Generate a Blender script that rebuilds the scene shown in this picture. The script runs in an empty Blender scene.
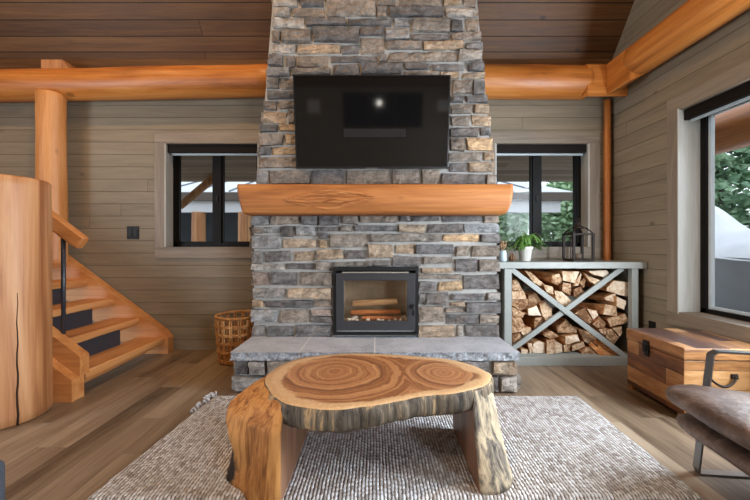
import bpy, bmesh, math, random
from mathutils import Vector, Matrix, noise as mnoise

random.seed(7)
C = bpy.context.scene.collection
PI = math.pi
F, CX, CY, EYE = 360.0, 377.0, 246.0, 1.172


def P(px, py, Y):
    """a point at depth Y (metres) for a pixel of the photograph"""
    return Vector(((px - CX) * Y / F, Y, EYE - (py - CY) * Y / F))


def X_(px, Y): return (px - CX) * Y / F
def Z_(py, Y): return EYE - (py - CY) * Y / F


def lin(r, g=None, b=None):
    if g is None: r, g, b = r
    f = lambda c: (c / 255 / 12.92) if c <= 10.3 else (((c / 255) + .055) / 1.055) ** 2.4
    return (f(r), f(g), f(b), 1.0)


# ------------------------------------------------------------------ mesh builder
class MB:
    def __init__(s):
        s.bm = bmesh.new(); s.mi = 0; s.col = None; s.layer = None

    def colors(s):
        s.layer = s.bm.loops.layers.float_color.new('tone'); return s

    def face(s, vs, smooth=False):
        try: f = s.bm.faces.new(vs)
        except ValueError: return None
        f.material_index = s.mi; f.smooth = smooth
        if s.layer is not None and s.col is not None:
            for l in f.loops: l[s.layer] = s.col
        return f

    def v(s, p): return s.bm.verts.new(p)

    def hexa(s, c):
        """c: 8 points, 4 bottom ccw then 4 top"""
        v = [s.v(p) for p in c]
        for q in ((3, 2, 1, 0), (4, 5, 6, 7), (0, 1, 5, 4), (1, 2, 6, 5), (2, 3, 7, 6), (3, 0, 4, 7)):
            s.face([v[i] for i in q])
        return s

    def box(s, x0, x1, y0, y1, z0, z1):
        return s.hexa([(x0, y0, z0), (x1, y0, z0), (x1, y1, z0), (x0, y1, z0), (x0, y0, z1), (x1, y0, z1), (x1, y1, z1), (x0, y1, z1)])

    def rbox(s, x0, x1, y0, y1, z0, z1, r=.006, seg=2, M=None):
        bm = bmesh.new()
        bmesh.ops.create_cube(bm, size=1)
        for w in bm.verts:
            w.co = Vector(((x0 + x1) / 2 + w.co.x * (x1 - x0), (y0 + y1) / 2 + w.co.y * (y1 - y0), (z0 + z1) / 2 + w.co.z * (z1 - z0)))
        bmesh.ops.bevel(bm, geom=bm.edges[:], offset=r, segments=seg, affect='EDGES', profile=.6)
        s.merge(bm, M); return s

    def merge(s, bm, M=None):
        m = {}
        for w in bm.verts: m[w] = s.v(M @ w.co if M is not None else w.co.copy())
        for f in bm.faces: s.face([m[w] for w in f.verts], f.smooth)
        bm.free()

    def prism(s, pts, vec, cap_mi=None, smooth=False, back=None):
        """pts polygon extruded along vec (or to the polygon back)"""
        a = [s.v(p) for p in pts]
        b = [s.v(p) for p in (back or [Vector(p) + Vector(vec) for p in pts])]
        n = len(a); mi = s.mi
        if cap_mi is not None: s.mi = cap_mi
        s.face(a); s.face(b[::-1]); s.mi = mi
        for i in range(n):
            s.face([a[(i + 1) % n], a[i], b[i], b[(i + 1) % n]], smooth)
        return s

    def tube(s, path, r, seg=10, cap=True, smooth=True, closed=False, flat=None):
        """sweep: r a number or list; flat=(w,h,ref) makes a flat bar whose width lies along ref"""
        path = [Vector(p) for p in path]; n = len(path); rings = []
        up = Vector((0, 0, 1))
        last = None
        for i, p in enumerate(path):
            if closed: t = path[(i + 1) % n] - path[i - 1]
            else: t = path[min(i + 1, n - 1)] - path[max(i - 1, 0)]
            t.normalize()
            if flat:
                w, h, ref = flat; ref = Vector(ref).normalized()
                nn = t.cross(ref).normalized()
                # keep the thickness through bends
                sc = 1.0
                if 0 < i < n - 1 or closed:
                    t1 = (path[i] - path[i - 1]).normalized(); c = max(.35, abs(t1.dot(t))); sc = 1 / c
                rings.append([s.v(p + ref * a * w / 2 + nn * b * h / 2 * sc) for a, b in ((-1, -1), (1, -1), (1, 1), (-1, 1))])
            else:
                if last is None:
                    a = up if abs(t.z) < .9 else Vector((1, 0, 0)); u = t.cross(a).normalized()
                else:
                    u = (last - t * last.dot(t)).normalized()
                last = u; w = t.cross(u)
                rr = r[i] if isinstance(r, (list, tuple)) else r
                rings.append([s.v(p + (u * math.cos(k * 2 * PI / seg) + w * math.sin(k * 2 * PI / seg)) * rr) for k in range(seg)])
        m = len(rings[0])
        for i in range(n if closed else n - 1):
            A, B = rings[i], rings[(i + 1) % n]
            for k in range(m): s.face([A[k], A[(k + 1) % m], B[(k + 1) % m], B[k]], smooth and not flat)
        if cap and not closed: s.face(rings[0][::-1]); s.face(rings[-1])
        return s

    def lathe(s, prof, cx, cy, seg=28, smooth=True):
        rings = []
        for r, z in prof:
            rings.append([s.v((cx + r * math.cos(k * 2 * PI / seg), cy + r * math.sin(k * 2 * PI / seg), z)) for k in range(seg)] if r > 1e-5 else [s.v((cx, cy, z))])
        for A, B in zip(rings, rings[1:]):
            for k in range(seg):
                k2 = (k + 1) % seg
                if len(A) == 1 and len(B) == 1: continue
                if len(A) == 1: s.face([A[0], B[k2], B[k]], smooth)
                elif len(B) == 1: s.face([A[k], A[k2], B[0]], smooth)
                else: s.face([A[k], A[k2], B[k2], B[k]], smooth)
        return s

    def log(s, p0, p1, r0, r1, seg=40, n=30, amp=.008, seed=0., endbev=.008):
        p0, p1 = Vector(p0), Vector(p1); t = (p1 - p0).normalized()
        a = Vector((0, 0, 1)) if abs(t.z) < .9 else Vector((1, 0, 0))
        u = t.cross(a).normalized(); w = t.cross(u); rings = []
        L = (p1 - p0).length
        fr = [0, endbev / L] + [i / n for i in range(1, n)] + [1 - endbev / L, 1]
        for j, f in enumerate(fr):
            c = p0.lerp(p1, f); R = r0 + (r1 - r0) * f
            if j in (0, len(fr) - 1): R -= endbev
            ring = []
            for k in range(seg):
                an = k * 2 * PI / seg; d = u * math.cos(an) + w * math.sin(an)
                q = c * 1.1 + d * R * 2.2 + Vector((seed, seed * 2, 0))
                rr = R + amp * mnoise.noise(q) + amp * .35 * mnoise.noise(q * 4)
                ring.append(s.v(c + d * rr))
            rings.append(ring)
        for A, B in zip(rings, rings[1:]):
            for k in range(seg): s.face([A[k], A[(k + 1) % seg], B[(k + 1) % seg], B[k]], True)
        mi = s.mi; s.mi = mi + 1 if s.endmi else mi
        s.face(rings[0][::-1]); s.face(rings[-1]); s.mi = mi
        return s
    endmi = False

    def build(s, name, mats, parent=None, smooth=None):
        bmesh.ops.recalc_face_normals(s.bm, faces=s.bm.faces[:])
        me = bpy.data.meshes.new(name); s.bm.to_mesh(me); s.bm.free()
        for m in (mats if isinstance(mats, (list, tuple)) else [mats]): me.materials.append(m)
        o = bpy.data.objects.new(name, me); C.objects.link(o)
        if parent is not None:
            o.parent = parent
            L = Vector((0, 0, 0)); q = parent
            while q is not None: L += q.location; q = q.parent
            o.location = -L            # meshes are written in world metres
        if smooth: 
            for p in me.polygons: p.use_smooth = True
        return o


def tag(o, label=None, cat=None, group=None, kind=None):
    if label: o['label'] = label
    if cat: o['category'] = cat
    if group: o['group'] = group
    if kind: o['kind'] = kind
    return o


def thing(name, label, cat, loc=(0, 0, 0), group=None, kind=None):
    o = bpy.data.objects.new(name, None); C.objects.link(o); o.location = loc; o.empty_display_size = .1
    bpy.context.view_layer.update()
    return tag(o, label, cat, group, kind)


def struct(o, label=None, cat=None): return tag(o, label, cat, None, 'structure')


# ------------------------------------------------------------------ materials
class NT:
    def __init__(s, name):
        s.m = bpy.data.materials.new(name); s.m.use_nodes = True
        s.nt = s.m.node_tree; s.N = s.nt.nodes; s.L = s.nt.links
        s.b = s.N['Principled BSDF']; s.out = s.N['Material Output']
        s._c = None

    def n(s, t, **kw):
        x = s.N.new(t)
        for k, v in kw.items(): setattr(x, k, v)
        return x

    def set(s, sock, v):
        if hasattr(v, 'is_output') or isinstance(v, bpy.types.NodeSocket): s.L.new(v, sock)
        elif isinstance(v, (tuple, list)) and sock.type == 'VECTOR': sock.default_value = v[:3]
        else: sock.default_value = v

    def coord(s):
        if s._c is None: s._c = s.n('ShaderNodeTexCoord').outputs['Object']
        return s._c

    def math(s, op, a, b=None, c=None, clamp=False):
        x = s.n('ShaderNodeMath', operation=op); x.use_clamp = clamp
        s.set(x.inputs[0], a)
        if b is not None: s.set(x.inputs[1], b)
        if c is not None: s.set(x.inputs[2], c)
        return x.outputs[0]

    def vmath(s, op, a, b=None):
        x = s.n('ShaderNodeVectorMath', operation=op); s.set(x.inputs[0], a)
        if b is not None: s.set(x.inputs[1], b)
        return x.outputs['Value'] if op in ('LENGTH', 'DISTANCE', 'DOT_PRODUCT') else x.outputs[0]

    def sep(s, v):
        x = s.n('ShaderNodeSeparateXYZ'); s.set(x.inputs[0], v); return x.outputs

    def comb(s, x, y, z):
        c = s.n('ShaderNodeCombineXYZ')
        for i, q in enumerate((x, y, z)): s.set(c.inputs[i], q)
        return c.outputs[0]

    def noise(s, vec, scale=1., detail=4., rough=.55, dist=0.):
        x = s.n('ShaderNodeTexNoise'); s.set(x.inputs['Vector'], vec)
        x.inputs['Scale'].default_value = scale; x.inputs['Detail'].default_value = detail
        x.inputs['Roughness'].default_value = rough; x.inputs['Distortion'].default_value = dist
        return x.outputs['Fac']

    def white(s, vec):
        x = s.n('ShaderNodeTexWhiteNoise', noise_dimensions='3D'); s.set(x.inputs['Vector'], vec); return x.outputs['Value']

    def ramp(s, fac, stops, interp='LINEAR'):
        x = s.n('ShaderNodeValToRGB'); s.set(x.inputs[0], fac); e = x.color_ramp.elements; x.color_ramp.interpolation = interp
        while len(e) < len(stops): e.new(.5)
        for el, (p, c) in zip(e, stops):
            el.position = p; el.color = c if isinstance(c, tuple) else (c, c, c, 1)
        return x.outputs[0]

    def mix(s, fac, a, b, mode='MIX'):
        x = s.n('ShaderNodeMix', data_type='RGBA', blend_type=mode)
        s.set(x.inputs[0], fac); s.set(x.inputs[6], a); s.set(x.inputs[7], b); return x.outputs[2]

    def maprange(s, v, a, b, c=0., d=1., smooth=False):
        x = s.n('ShaderNodeMapRange'); x.interpolation_type = 'SMOOTHSTEP' if smooth else 'LINEAR'
        s.set(x.inputs[0], v)
        for i, q in enumerate((a, b, c, d)): x.inputs[i + 1].default_value = q
        return x.outputs[0]

    def bump(s, h, strength=.3, dist=.01):
        x = s.n('ShaderNodeBump'); s.set(x.inputs['Height'], h); x.inputs['Strength'].default_value = strength
        x.inputs['Distance'].default_value = dist
        s.L.new(x.outputs[0], s.b.inputs['Normal']); return x

    def fin(s, col=None, rough=.6, metal=0., spec=.5):
        if col is not None: s.set(s.b.inputs['Base Color'], col)
        s.set(s.b.inputs['Roughness'], rough); s.set(s.b.inputs['Metallic'], metal)
        s.b.inputs['Specular IOR Level'].default_value = spec
        return s.m


def axis_scale(n, c, axis, along, across):
    sc = [across] * 3; sc['XYZ'.index(axis)] = along
    return n.vmath('MULTIPLY', c, tuple(sc))


def wood(name, dark, mid, light, axis='X', along=.7, across=9., rough=.45, knots=0.0, bump=.15, contrast=1., spec=.5, rand=False, coat=0.):
    n = NT(name); c = n.coord()
    if rand:
        oi = n.n('ShaderNodeObjectInfo').outputs['Random']
        c = n.vmath('ADD', c, n.comb(n.math('MULTIPLY', oi, 37.), n.math('MULTIPLY', oi, 71.), n.math('MULTIPLY', oi, 13.)))
    a = n.noise(axis_scale(n, c, axis, along, across), 1., 5, .6, .8)
    f = n.noise(axis_scale(n, c, axis, along * 3, across * 9), 1., 3, .6, .3)
    big = n.noise(axis_scale(n, c, axis, .5, 1.6), 1., 2, .5)
    t = n.math('ADD', n.math('MULTIPLY', a, .62), n.math('ADD', n.math('MULTIPLY', f, .2), n.math('MULTIPLY', big, .22)))
    lo, hi = .52 - .13 / contrast, .52 + .13 / contrast
    col = n.ramp(t, [(max(0, lo), dark), (.52, mid), (min(1, hi), light)])
    if knots > 0:
        v = n.n('ShaderNodeTexVoronoi', feature='F1'); n.set(v.inputs['Vector'], axis_scale(n, c, axis, .55, 1.)); v.inputs['Scale'].default_value = 2.6
        k = n.maprange(n.math('ADD', v.outputs['Distance'], n.math('MULTIPLY', n.math('SUBTRACT', f, .5), .06)), .045, .1, knots, 0., True)
        col = n.mix(k, col, tuple(x * .22 for x in dark[:3]) + (1,))
    n.bump(n.math('ADD', n.math('MULTIPLY', f, .5), a), bump, .006)
    if coat: n.b.inputs['Coat Weight'].default_value = coat; n.b.inputs['Coat Roughness'].default_value = .25
    return n.fin(col, n.math('ADD', rough - .08, n.math('MULTIPLY', f, .16)), 0, spec)


def planks(name, u, v, pitch, length, cols, groove=.012, grain=(1., 14.), rough=.6, bump=.5, tone=.25, gdark=.35, voff=0., knots=.6, spec=.4, cross=None):
    """boards along axis u, stacked along axis v"""
    n = NT(name); c = n.coord(); S = n.sep(c)
    U, V = S['XYZ'.index(u)], S['XYZ'.index(v)]
    if cross: V = n.math('ADD', V, 0.)
    w = ({'X', 'Y', 'Z'} - {u, v}).pop()
    vv = n.math('DIVIDE', n.math('ADD', V, voff), pitch); row = n.math('FLOOR', vv); fr = n.math('FRACT', vv)
    r1 = n.white(n.comb(row, 3.3, 1.7))
    uu = n.math('ADD', n.math('DIVIDE', U, length), n.math('MULTIPLY', r1, 7.)); cl = n.math('FLOOR', uu); fu = n.math('FRACT', uu)
    idr = n.white(n.comb(row, cl, 5.1)); id2 = n.white(n.comb(cl, row, 9.7))
    off = n.comb(n.math('MULTIPLY', idr, 19.), n.math('MULTIPLY', id2, 23.), n.math('MULTIPLY', idr, 31.))
    cc = n.vmath('ADD', c, off)
    g = n.noise(axis_scale(n, cc, u, grain[0], grain[1]), 1., 6, .62, .9)
    f = n.noise(axis_scale(n, cc, u, grain[0] * 4, grain[1] * 8), 1., 3, .6, .2)
    t = n.math('ADD', n.math('ADD', n.math('MULTIPLY', g, .7), n.math('MULTIPLY', f, .3)), n.math('MULTIPLY', n.math('SUBTRACT', idr, .5), tone))
    st = [(.28 + .44 * i / (len(cols) - 1), q) for i, q in enumerate(cols)]
    col = n.ramp(t, st)
    if knots:
        vo = n.n('ShaderNodeTexVoronoi', feature='F1'); n.set(vo.inputs['Vector'], axis_scale(n, cc, u, .6, 1.)); vo.inputs['Scale'].default_value = 3.2
        k = n.maprange(n.math('ADD', vo.outputs['Distance'], n.math('MULTIPLY', n.math('SUBTRACT', f, .5), .08)), .03, .1, knots, 0., True)
        col = n.mix(k, col, tuple(x * .3 for x in cols[0][:3]) + (1,))
    ge = n.math('MINIMUM', fr, n.math('SUBTRACT', 1., fr))
    gv = n.maprange(ge, groove * .35, groove, 0., 1., True)
    eu = n.math('MULTIPLY', n.math('MINIMUM', fu, n.math('SUBTRACT', 1., fu)), length / pitch)
    gu = n.maprange(eu, groove * .25, groove * .7, 0., 1., True)
    gm = n.math('MULTIPLY', gv, gu)
    col = n.mix(gm, tuple(x * gdark for x in cols[0][:3]) + (1,), col)
    n.bump(n.math('ADD', gm, n.math('MULTIPLY', n.math('ADD', g, f), .06)), bump, .006)
    return n.fin(col, n.math('ADD', rough - .1, n.math('MULTIPLY', g, .2)), 0, spec)


def plain(name, col, rough=.5, metal=0., bumpamt=0., bscale=40., vary=0., spec=.5):
    n = NT(name)
    c = n.coord(); q = n.noise(c, bscale, 4, .6)
    if vary: col = n.mix(n.maprange(n.noise(c, bscale * .25, 4, .6), .3, .7), tuple(x * (1 - vary) for x in col[:3]) + (1,), tuple(min(1, x * (1 + vary)) for x in col[:3]) + (1,))
    if bumpamt: n.bump(q, bumpamt, .01)
    return n.fin(col, n.math('ADD', rough - .04, n.math('MULTIPLY', q, .08)), metal, spec)


def glass(name, tint=(1, 1, 1, 1), refl=1.0):
    n = NT(name); n.N.remove(n.b)
    t = n.n('ShaderNodeBsdfTransparent'); t.inputs[0].default_value = tint
    g = n.n('ShaderNodeBsdfGlossy'); g.inputs['Roughness'].default_value = .02
    ge = n.n('ShaderNodeNewGeometry')
    cs = n.math('SUBTRACT', 1., n.math('ABSOLUTE', n.vmath('DOT_PRODUCT', ge.outputs['Normal'], ge.outputs['Incoming'])))
    fr = n.math('ADD', .03, n.math('MULTIPLY', n.math('POWER', cs, 5.), .9))
    m = n.n('ShaderNodeMixShader'); n.L.new(n.math('MULTIPLY', fr, refl), m.inputs[0])
    n.L.new(t.outputs[0], m.inputs[1]); n.L.new(g.outputs[0], m.inputs[2]); n.L.new(m.outputs[0], n.out.inputs[0])
    return n.m


WALLC = [lin(115, 104, 87), lin(132, 120, 101), lin(145, 133, 114)]
M = {}
M['wall'] = planks('shiplap_wall', 'X', 'Z', .139, 9., WALLC, groove=.024, grain=(.9, 9), rough=.58, tone=.12, gdark=.4, voff=.02)
M['wall_side'] = planks('shiplap_side_wall', 'Y', 'Z', .139, 9., WALLC, groove=.024, grain=(.9, 9), rough=.58, tone=.12, gdark=.4, voff=.02)
M['ceiling'] = planks('ceiling_boards', 'X', 'Y', .152, 7.5, [lin(70, 43, 20), lin(98, 64, 33), lin(122, 86, 51)], groove=.04, grain=(.8, 11), rough=.55, tone=.16, gdark=.25, knots=.8)
M['floor'] = planks('floor_planks', 'Y', 'X', .18, 1.5, [lin(78, 64, 50), lin(116, 99, 81), lin(138, 120, 100), lin(158, 141, 120)], groove=.010, grain=(.8, 9), rough=.4, tone=.3, gdark=.5, bump=.25, knots=.35, spec=.45)
M['trim'] = wood('painted_trim', lin(112, 101, 88), lin(134, 121, 106), lin(150, 138, 122), 'X', 1., 10, .55, 0, .1)
M['jamb'] = wood('daylit_jamb', lin(168, 167, 160), lin(186, 186, 180), lin(200, 200, 196), 'Z', 1., 10, .55, .3, .1)  # side reveals: trim wood with the window daylight lightened into its colour
M['trim_v'] = wood('painted_trim_upright', lin(112, 101, 88), lin(134, 121, 106), lin(150, 138, 122), 'Z', 1., 10, .55, .3, .1)
OR = (lin(142, 80, 28), lin(184, 110, 44), lin(206, 138, 70))
M['log_x'] = wood('log_along_x', *OR, 'X', .6, 6, .46, .6, .15, 1.1, coat=.08)
M['log_y'] = wood('log_along_y', *OR, 'Y', .6, 6, .46, .6, .15, 1.1, coat=.08)
M['log_z'] = wood('log_upright', *OR, 'Z', .6, 6, .4, .5, .12, .8, coat=.15)
PN = (lin(140, 86, 48), lin(184, 128, 82), lin(204, 154, 108))
M['post'] = wood('post_wood', lin(158, 94, 44), lin(194, 130, 72), lin(212, 154, 100), 'Z', .5, 7, .48, .7, .15, 1.)
M['newel'] = wood('pale_log', *PN, 'Z', .5, 8, .5, .9, .15, 1.)
M['stair_x'] = wood('stair_wood_x', lin(160, 96, 48), lin(192, 128, 72), lin(208, 150, 94), 'X', .8, 9, .45, .5, .12, .8)
M['stair_y'] = wood('stair_wood_y', lin(160, 96, 48), lin(194, 132, 78), lin(212, 156, 102), 'Y', .8, 9, .45, .5, .12, .8)
M['mantel'] = wood('mantel_wood', lin(126, 74, 34), lin(166, 104, 54), lin(188, 128, 74), 'X', .6, 7, .55, .6, .2, 1.1, spec=.35)
M['black'] = plain('black_metal', lin(26, 25, 26), .5, .1, .05, spec=.3)
M['frame'] = plain('window_frame_black', lin(18, 15, 13), .5, 0, spec=.15)
M['blind'] = plain('blind_cassette', lin(24, 18, 15), .6, 0, spec=.15)
M['steel'] = plain('brushed_steel', lin(120, 118, 116), .35, .9, .05, 80)
M['riser'] = plain('dark_riser', lin(44, 47, 54), .4, 0)
M['glass'] = glass('clear_glass', refl=.22)
M['box'] = plain('grey_green_paint', lin(146, 149, 144), .5, 0, .08, 30, .06)
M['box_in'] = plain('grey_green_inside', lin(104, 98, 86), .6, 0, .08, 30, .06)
M['white'] = plain('white_ceramic', lin(218, 214, 206), .45, 0, .04)
M['soil'] = plain('dark_soil', lin(50, 38, 30), .9, 0, .5, 60)


def stone_mat():
    n = NT('ledge_stone'); c = n.coord()
    a = n.n('ShaderNodeVertexColor', layer_name='tone').outputs['Color']
    big = n.noise(c, 9, 6, .65, .6); fine = n.noise(c, 42, 6, .7); sm = n.noise(axis_scale(n, c, 'X', 8, 26), 1, 5, .65, .5)
    k = n.math('ADD', n.math('ADD', n.math('MULTIPLY', big, .5), n.math('MULTIPLY', fine, .3)), n.math('MULTIPLY', sm, .35))
    col = n.mix(1., a, n.ramp(k, [(.42, .34), (.56, .95), (.70, 1.75)]), 'MULTIPLY')
    col = n.mix(n.maprange(n.noise(c, 6, 4, .6),   .5, .75, 0, .28), col, n.mix(.35, a, lin(190, 150, 112)))
    n.bump(n.math('ADD', n.math('MULTIPLY', big, .7), n.math('ADD', n.math('MULTIPLY', fine, .5), sm)), .9, .025)
    return n.fin(col, .85, 0, .3)


M['stone'] = stone_mat()
M['mortar'] = plain('mortar', lin(162, 159, 154), .95, 0, .6, 70, .1)


def slab_mat():
    n = NT('bluestone'); c = n.coord()
    k = n.math('ADD', n.math('MULTIPLY', n.noise(c, 5, 6, .6), .6), n.math('MULTIPLY', n.noise(c, 40, 5, .7), .4))
    col = n.ramp(k, [(.35, lin(146, 150, 158)), (.5, lin(168, 172, 180)), (.66, lin(184, 188, 195))])
    n.bump(k, .3, .01)
    return n.fin(col, .62, 0, .4)


M['slab'] = slab_mat()


def slab_edge():
    n = NT('bluestone_chiselled'); c = n.coord()
    k = n.math('ADD', n.math('MULTIPLY', n.noise(c, 22, 6, .7, .8), .6), n.math('MULTIPLY', n.noise(c, 70, 5, .7), .4))
    col = n.ramp(k, [(.36, lin(92, 94, 98)), (.5, lin(146, 149, 154)), (.64, lin(190, 193, 198))])
    n.bump(k, .9, .02)
    return n.fin(col, .8, 0, .3)


M['slab_edge'] = slab_edge()


def rug_mat():
    n = NT('looped_wool'); c = n.coord()
    wob = n.noise(c, 7, 2, .5)
    S = n.sep(c)
    u = n.math('ADD', S[0], n.math('MULTIPLY', wob, .012)); pv = .0175
    vv = n.math('DIVIDE', u, pv); row = n.math('FLOOR', vv); fr = n.math('SUBTRACT', n.math('FRACT', vv), .5)
    r = n.white(n.comb(row, 1., 2.))
    uu = n.math('ADD', n.math('DIVIDE', S[1], .030), n.math('MULTIPLY', r, 5.)); cl = n.math('FLOOR', uu); fu = n.math('SUBTRACT', n.math('FRACT', uu), .5)
    d = n.math('ADD', n.math('MULTIPLY', n.math('MULTIPLY', fr, fr), 4.), n.math('MULTIPLY', n.math('MULTIPLY', fu, fu), 2.6))
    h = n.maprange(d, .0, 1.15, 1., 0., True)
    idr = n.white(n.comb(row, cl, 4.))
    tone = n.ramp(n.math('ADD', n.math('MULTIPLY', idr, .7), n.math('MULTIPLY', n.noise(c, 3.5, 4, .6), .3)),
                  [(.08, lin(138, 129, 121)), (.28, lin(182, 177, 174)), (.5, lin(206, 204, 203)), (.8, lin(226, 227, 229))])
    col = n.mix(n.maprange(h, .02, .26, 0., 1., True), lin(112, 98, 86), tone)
    n.bump(n.math('ADD', h, n.math('MULTIPLY', n.noise(c, 160, 3, .6), .25)), .8, .014)
    n.b.inputs['Sheen Weight'].default_value = .2
    return n.fin(col, .95, 0, .1)


M['rug'] = rug_mat()
M['tassel'] = plain('rug_yarn', lin(196, 200, 206), .95, 0, .5, 60, .15)


def table_top_mat(c1, c2):
    n = NT('live_edge_slab'); c = n.coord()
    e = n.n('ShaderNodeAttribute', attribute_name='edge').outputs['Fac']
    wob = n.noise(c, 3.2, 4, .55)
    S = n.sep(c)
    def dist(q, sx, sy):
        dx = n.math('MULTIPLY', n.math('SUBTRACT', S[0], q[0]), sx); dy = n.math('MULTIPLY', n.math('SUBTRACT', S[1], q[1]), sy)
        return n.math('SQRT', n.math('ADD', n.math('MULTIPLY', dx, dx), n.math('MULTIPLY', dy, dy)))
    d1 = dist(c1, 1., 1.05); d2 = n.math('MULTIPLY', dist(c2, 1., .85), 1.75)
    d = n.math('SMOOTH_MIN', d1, d2, .05)
    d = n.math('ADD', d, n.math('MULTIPLY', n.math('SUBTRACT', wob, .5), .16))
    ring = n.noise(n.comb(n.math('MULTIPLY', d, 33.), n.math('MULTIPLY', wob, .8), 0.), 1., 3, .65)
    fine = n.noise(c, 60, 4, .6)
    t = n.math('ADD', n.math('MULTIPLY', ring, .85), n.math('MULTIPLY', fine, .15))
    heart = n.ramp(t, [(.32, lin(88, 50, 28)), (.42, lin(136, 86, 50)), (.53, lin(172, 120, 76)), (.68, lin(200, 152, 104))])
    # dark growth line round each heart
    b = n.math('SUBTRACT', 1., n.maprange(n.math('ABSOLUTE', n.math('SUBTRACT', d, .275)), .0, .022, 0., 1., True))
    heart = n.mix(n.math('MULTIPLY', b, .6), heart, lin(86, 48, 30))
    sap = n.ramp(fine, [(.3, lin(190, 150, 104)), (.7, lin(216, 180, 136))])
    ee = n.math('ADD', e, n.math('MULTIPLY', n.math('SUBTRACT', n.noise(c, 6, 3, .5), .5), .22))
    col = n.mix(n.maprange(ee, .82, .88, 0., 1., True), heart, sap)
    n.bump(fine, .05, .004)
    n.b.inputs['Coat Weight'].default_value = .25; n.b.inputs['Coat Roughness'].default_value = .3
    return n.fin(col, .42, 0, .45)


def bark_mat(name, stops, across=26., along=2.2, spot=None):
    n = NT(name); c = n.coord()
    a = n.noise(axis_scale(n, c, 'Z', along, across), 1., 6, .68, .7); b = n.noise(axis_scale(n, c, 'Z', along * .6, across * .35), 1., 4, .6, .5)
    t = n.math('ADD', n.math('MULTIPLY', a, .6), n.math('MULTIPLY', b, .4))
    col = n.ramp(t, stops)
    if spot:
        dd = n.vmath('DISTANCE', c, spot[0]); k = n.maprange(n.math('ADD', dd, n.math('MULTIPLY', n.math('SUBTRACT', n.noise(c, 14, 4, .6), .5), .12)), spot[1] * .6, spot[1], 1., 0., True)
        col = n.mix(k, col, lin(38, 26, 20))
    n.bump(t, .6, .02)
    return n.fin(col, .7, 0, .3)


M['bark'] = bark_mat('grey_bark_edge', [(.38, lin(44, 38, 32)), (.46, lin(84, 74, 62)), (.53, lin(112, 100, 84)), (.585, lin(186, 152, 108)), (.64, lin(92, 80, 68)), (.7, lin(60, 52, 44))])
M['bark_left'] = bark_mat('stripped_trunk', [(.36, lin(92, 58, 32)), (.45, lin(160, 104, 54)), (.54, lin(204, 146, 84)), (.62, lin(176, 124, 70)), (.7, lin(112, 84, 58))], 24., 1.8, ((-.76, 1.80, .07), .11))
M['bark_right'] = bark_mat('weathered_trunk', [(.40, lin(70, 64, 58)), (.47, lin(128, 118, 104)), (.53, lin(184, 166, 138)), (.62, lin(212, 194, 162))], 22., 1.6)
M['sawn'] = wood('sawn_face', lin(110, 74, 52), lin(142, 100, 74), lin(168, 128, 98), 'Z', 1.2, 14, .5, 0, .08)


def split_wood():
    n = NT('split_log_side'); c = n.coord(); oi = n.n('ShaderNodeObjectInfo').outputs['Random']
    c = n.vmath('ADD', c, n.comb(n.math('MULTIPLY', oi, 31.), 0., n.math('MULTIPLY', oi, 17.)))
    a = n.noise(axis_scale(n, c, 'Y', 4., 30), 1., 5, .65, .6); b = n.noise(c, 7, 4, .6)
    t = n.math('ADD', n.math('MULTIPLY', a, .6), n.math('ADD', n.math('MULTIPLY', b, .2), n.math('MULTIPLY', oi, .24)))
    col = n.ramp(t, [(.36, lin(104, 66, 40)), (.5, lin(166, 112, 68)), (.62, lin(198, 146, 96)), (.76, lin(216, 178, 134))])
    n.bump(n.math('ADD', a, b), .7, .02)
    return n.fin(col, .8, 0, .25)


def split_end(name='split_log_end'):
    n = NT(name); c = n.coord(); oi = n.n('ShaderNodeObjectInfo').outputs['Random']
    c2 = n.vmath('ADD', c, n.comb(n.math('MULTIPLY', oi, 31.), 0., n.math('MULTIPLY', oi, 17.)))
    a = n.noise(c2, 38, 5, .65, .6); b = n.noise(c2, 9, 4, .6)
    t = n.math('ADD', n.math('MULTIPLY', a, .5), n.math('ADD', n.math('MULTIPLY', b, .4), n.math('MULTIPLY', n.math('SUBTRACT', oi, .5), .26)))
    col = n.ramp(t, [(.30, lin(118, 82, 56)), (.39, lin(180, 144, 110)), (.49, lin(216, 190, 160)), (.62, lin(236, 219, 197))])
    n.bump(a, .5, .012)
    return n.fin(col, .85, 0, .2)


M['log_side'] = split_wood(); M['log_end'] = split_end()
M['kindling'] = wood('kindling_wood', lin(150, 84, 40), lin(200, 128, 70), lin(228, 176, 120), 'X', 2, 30, .75, 0, .4, rand=True)
M['rattan'] = wood('rattan', lin(156, 106, 60), lin(198, 148, 94), lin(220, 178, 126), 'Z', 5, 20, .55, 0, .2)
M['chest'] = planks('reclaimed_boards', 'Y', 'Z', .118, .9, [lin(76, 44, 26), lin(114, 70, 40), lin(138, 90, 52), lin(166, 120, 76)], groove=.02, grain=(2.2, 12), rough=.42, tone=.38, gdark=.45, voff=.05, bump=.3, spec=.5)
M['chest_end'] = planks('reclaimed_boards_end', 'X', 'Z', .13, .9, [lin(104, 66, 36), lin(148, 102, 60), lin(172, 126, 80), lin(192, 150, 106)], groove=.02, grain=(2.2, 13), rough=.42, tone=.35, gdark=.5, voff=.05, bump=.3)
M['chest_top'] = planks('reclaimed_boards_top', 'Y', 'X', .108, 1.2, [lin(70, 50, 46), lin(118, 82, 58), lin(148, 106, 70), lin(176, 136, 96)], groove=.02, grain=(2.2, 13), rough=.34, tone=.75, gdark=.5, voff=.03, bump=.25, spec=.6)


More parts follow.
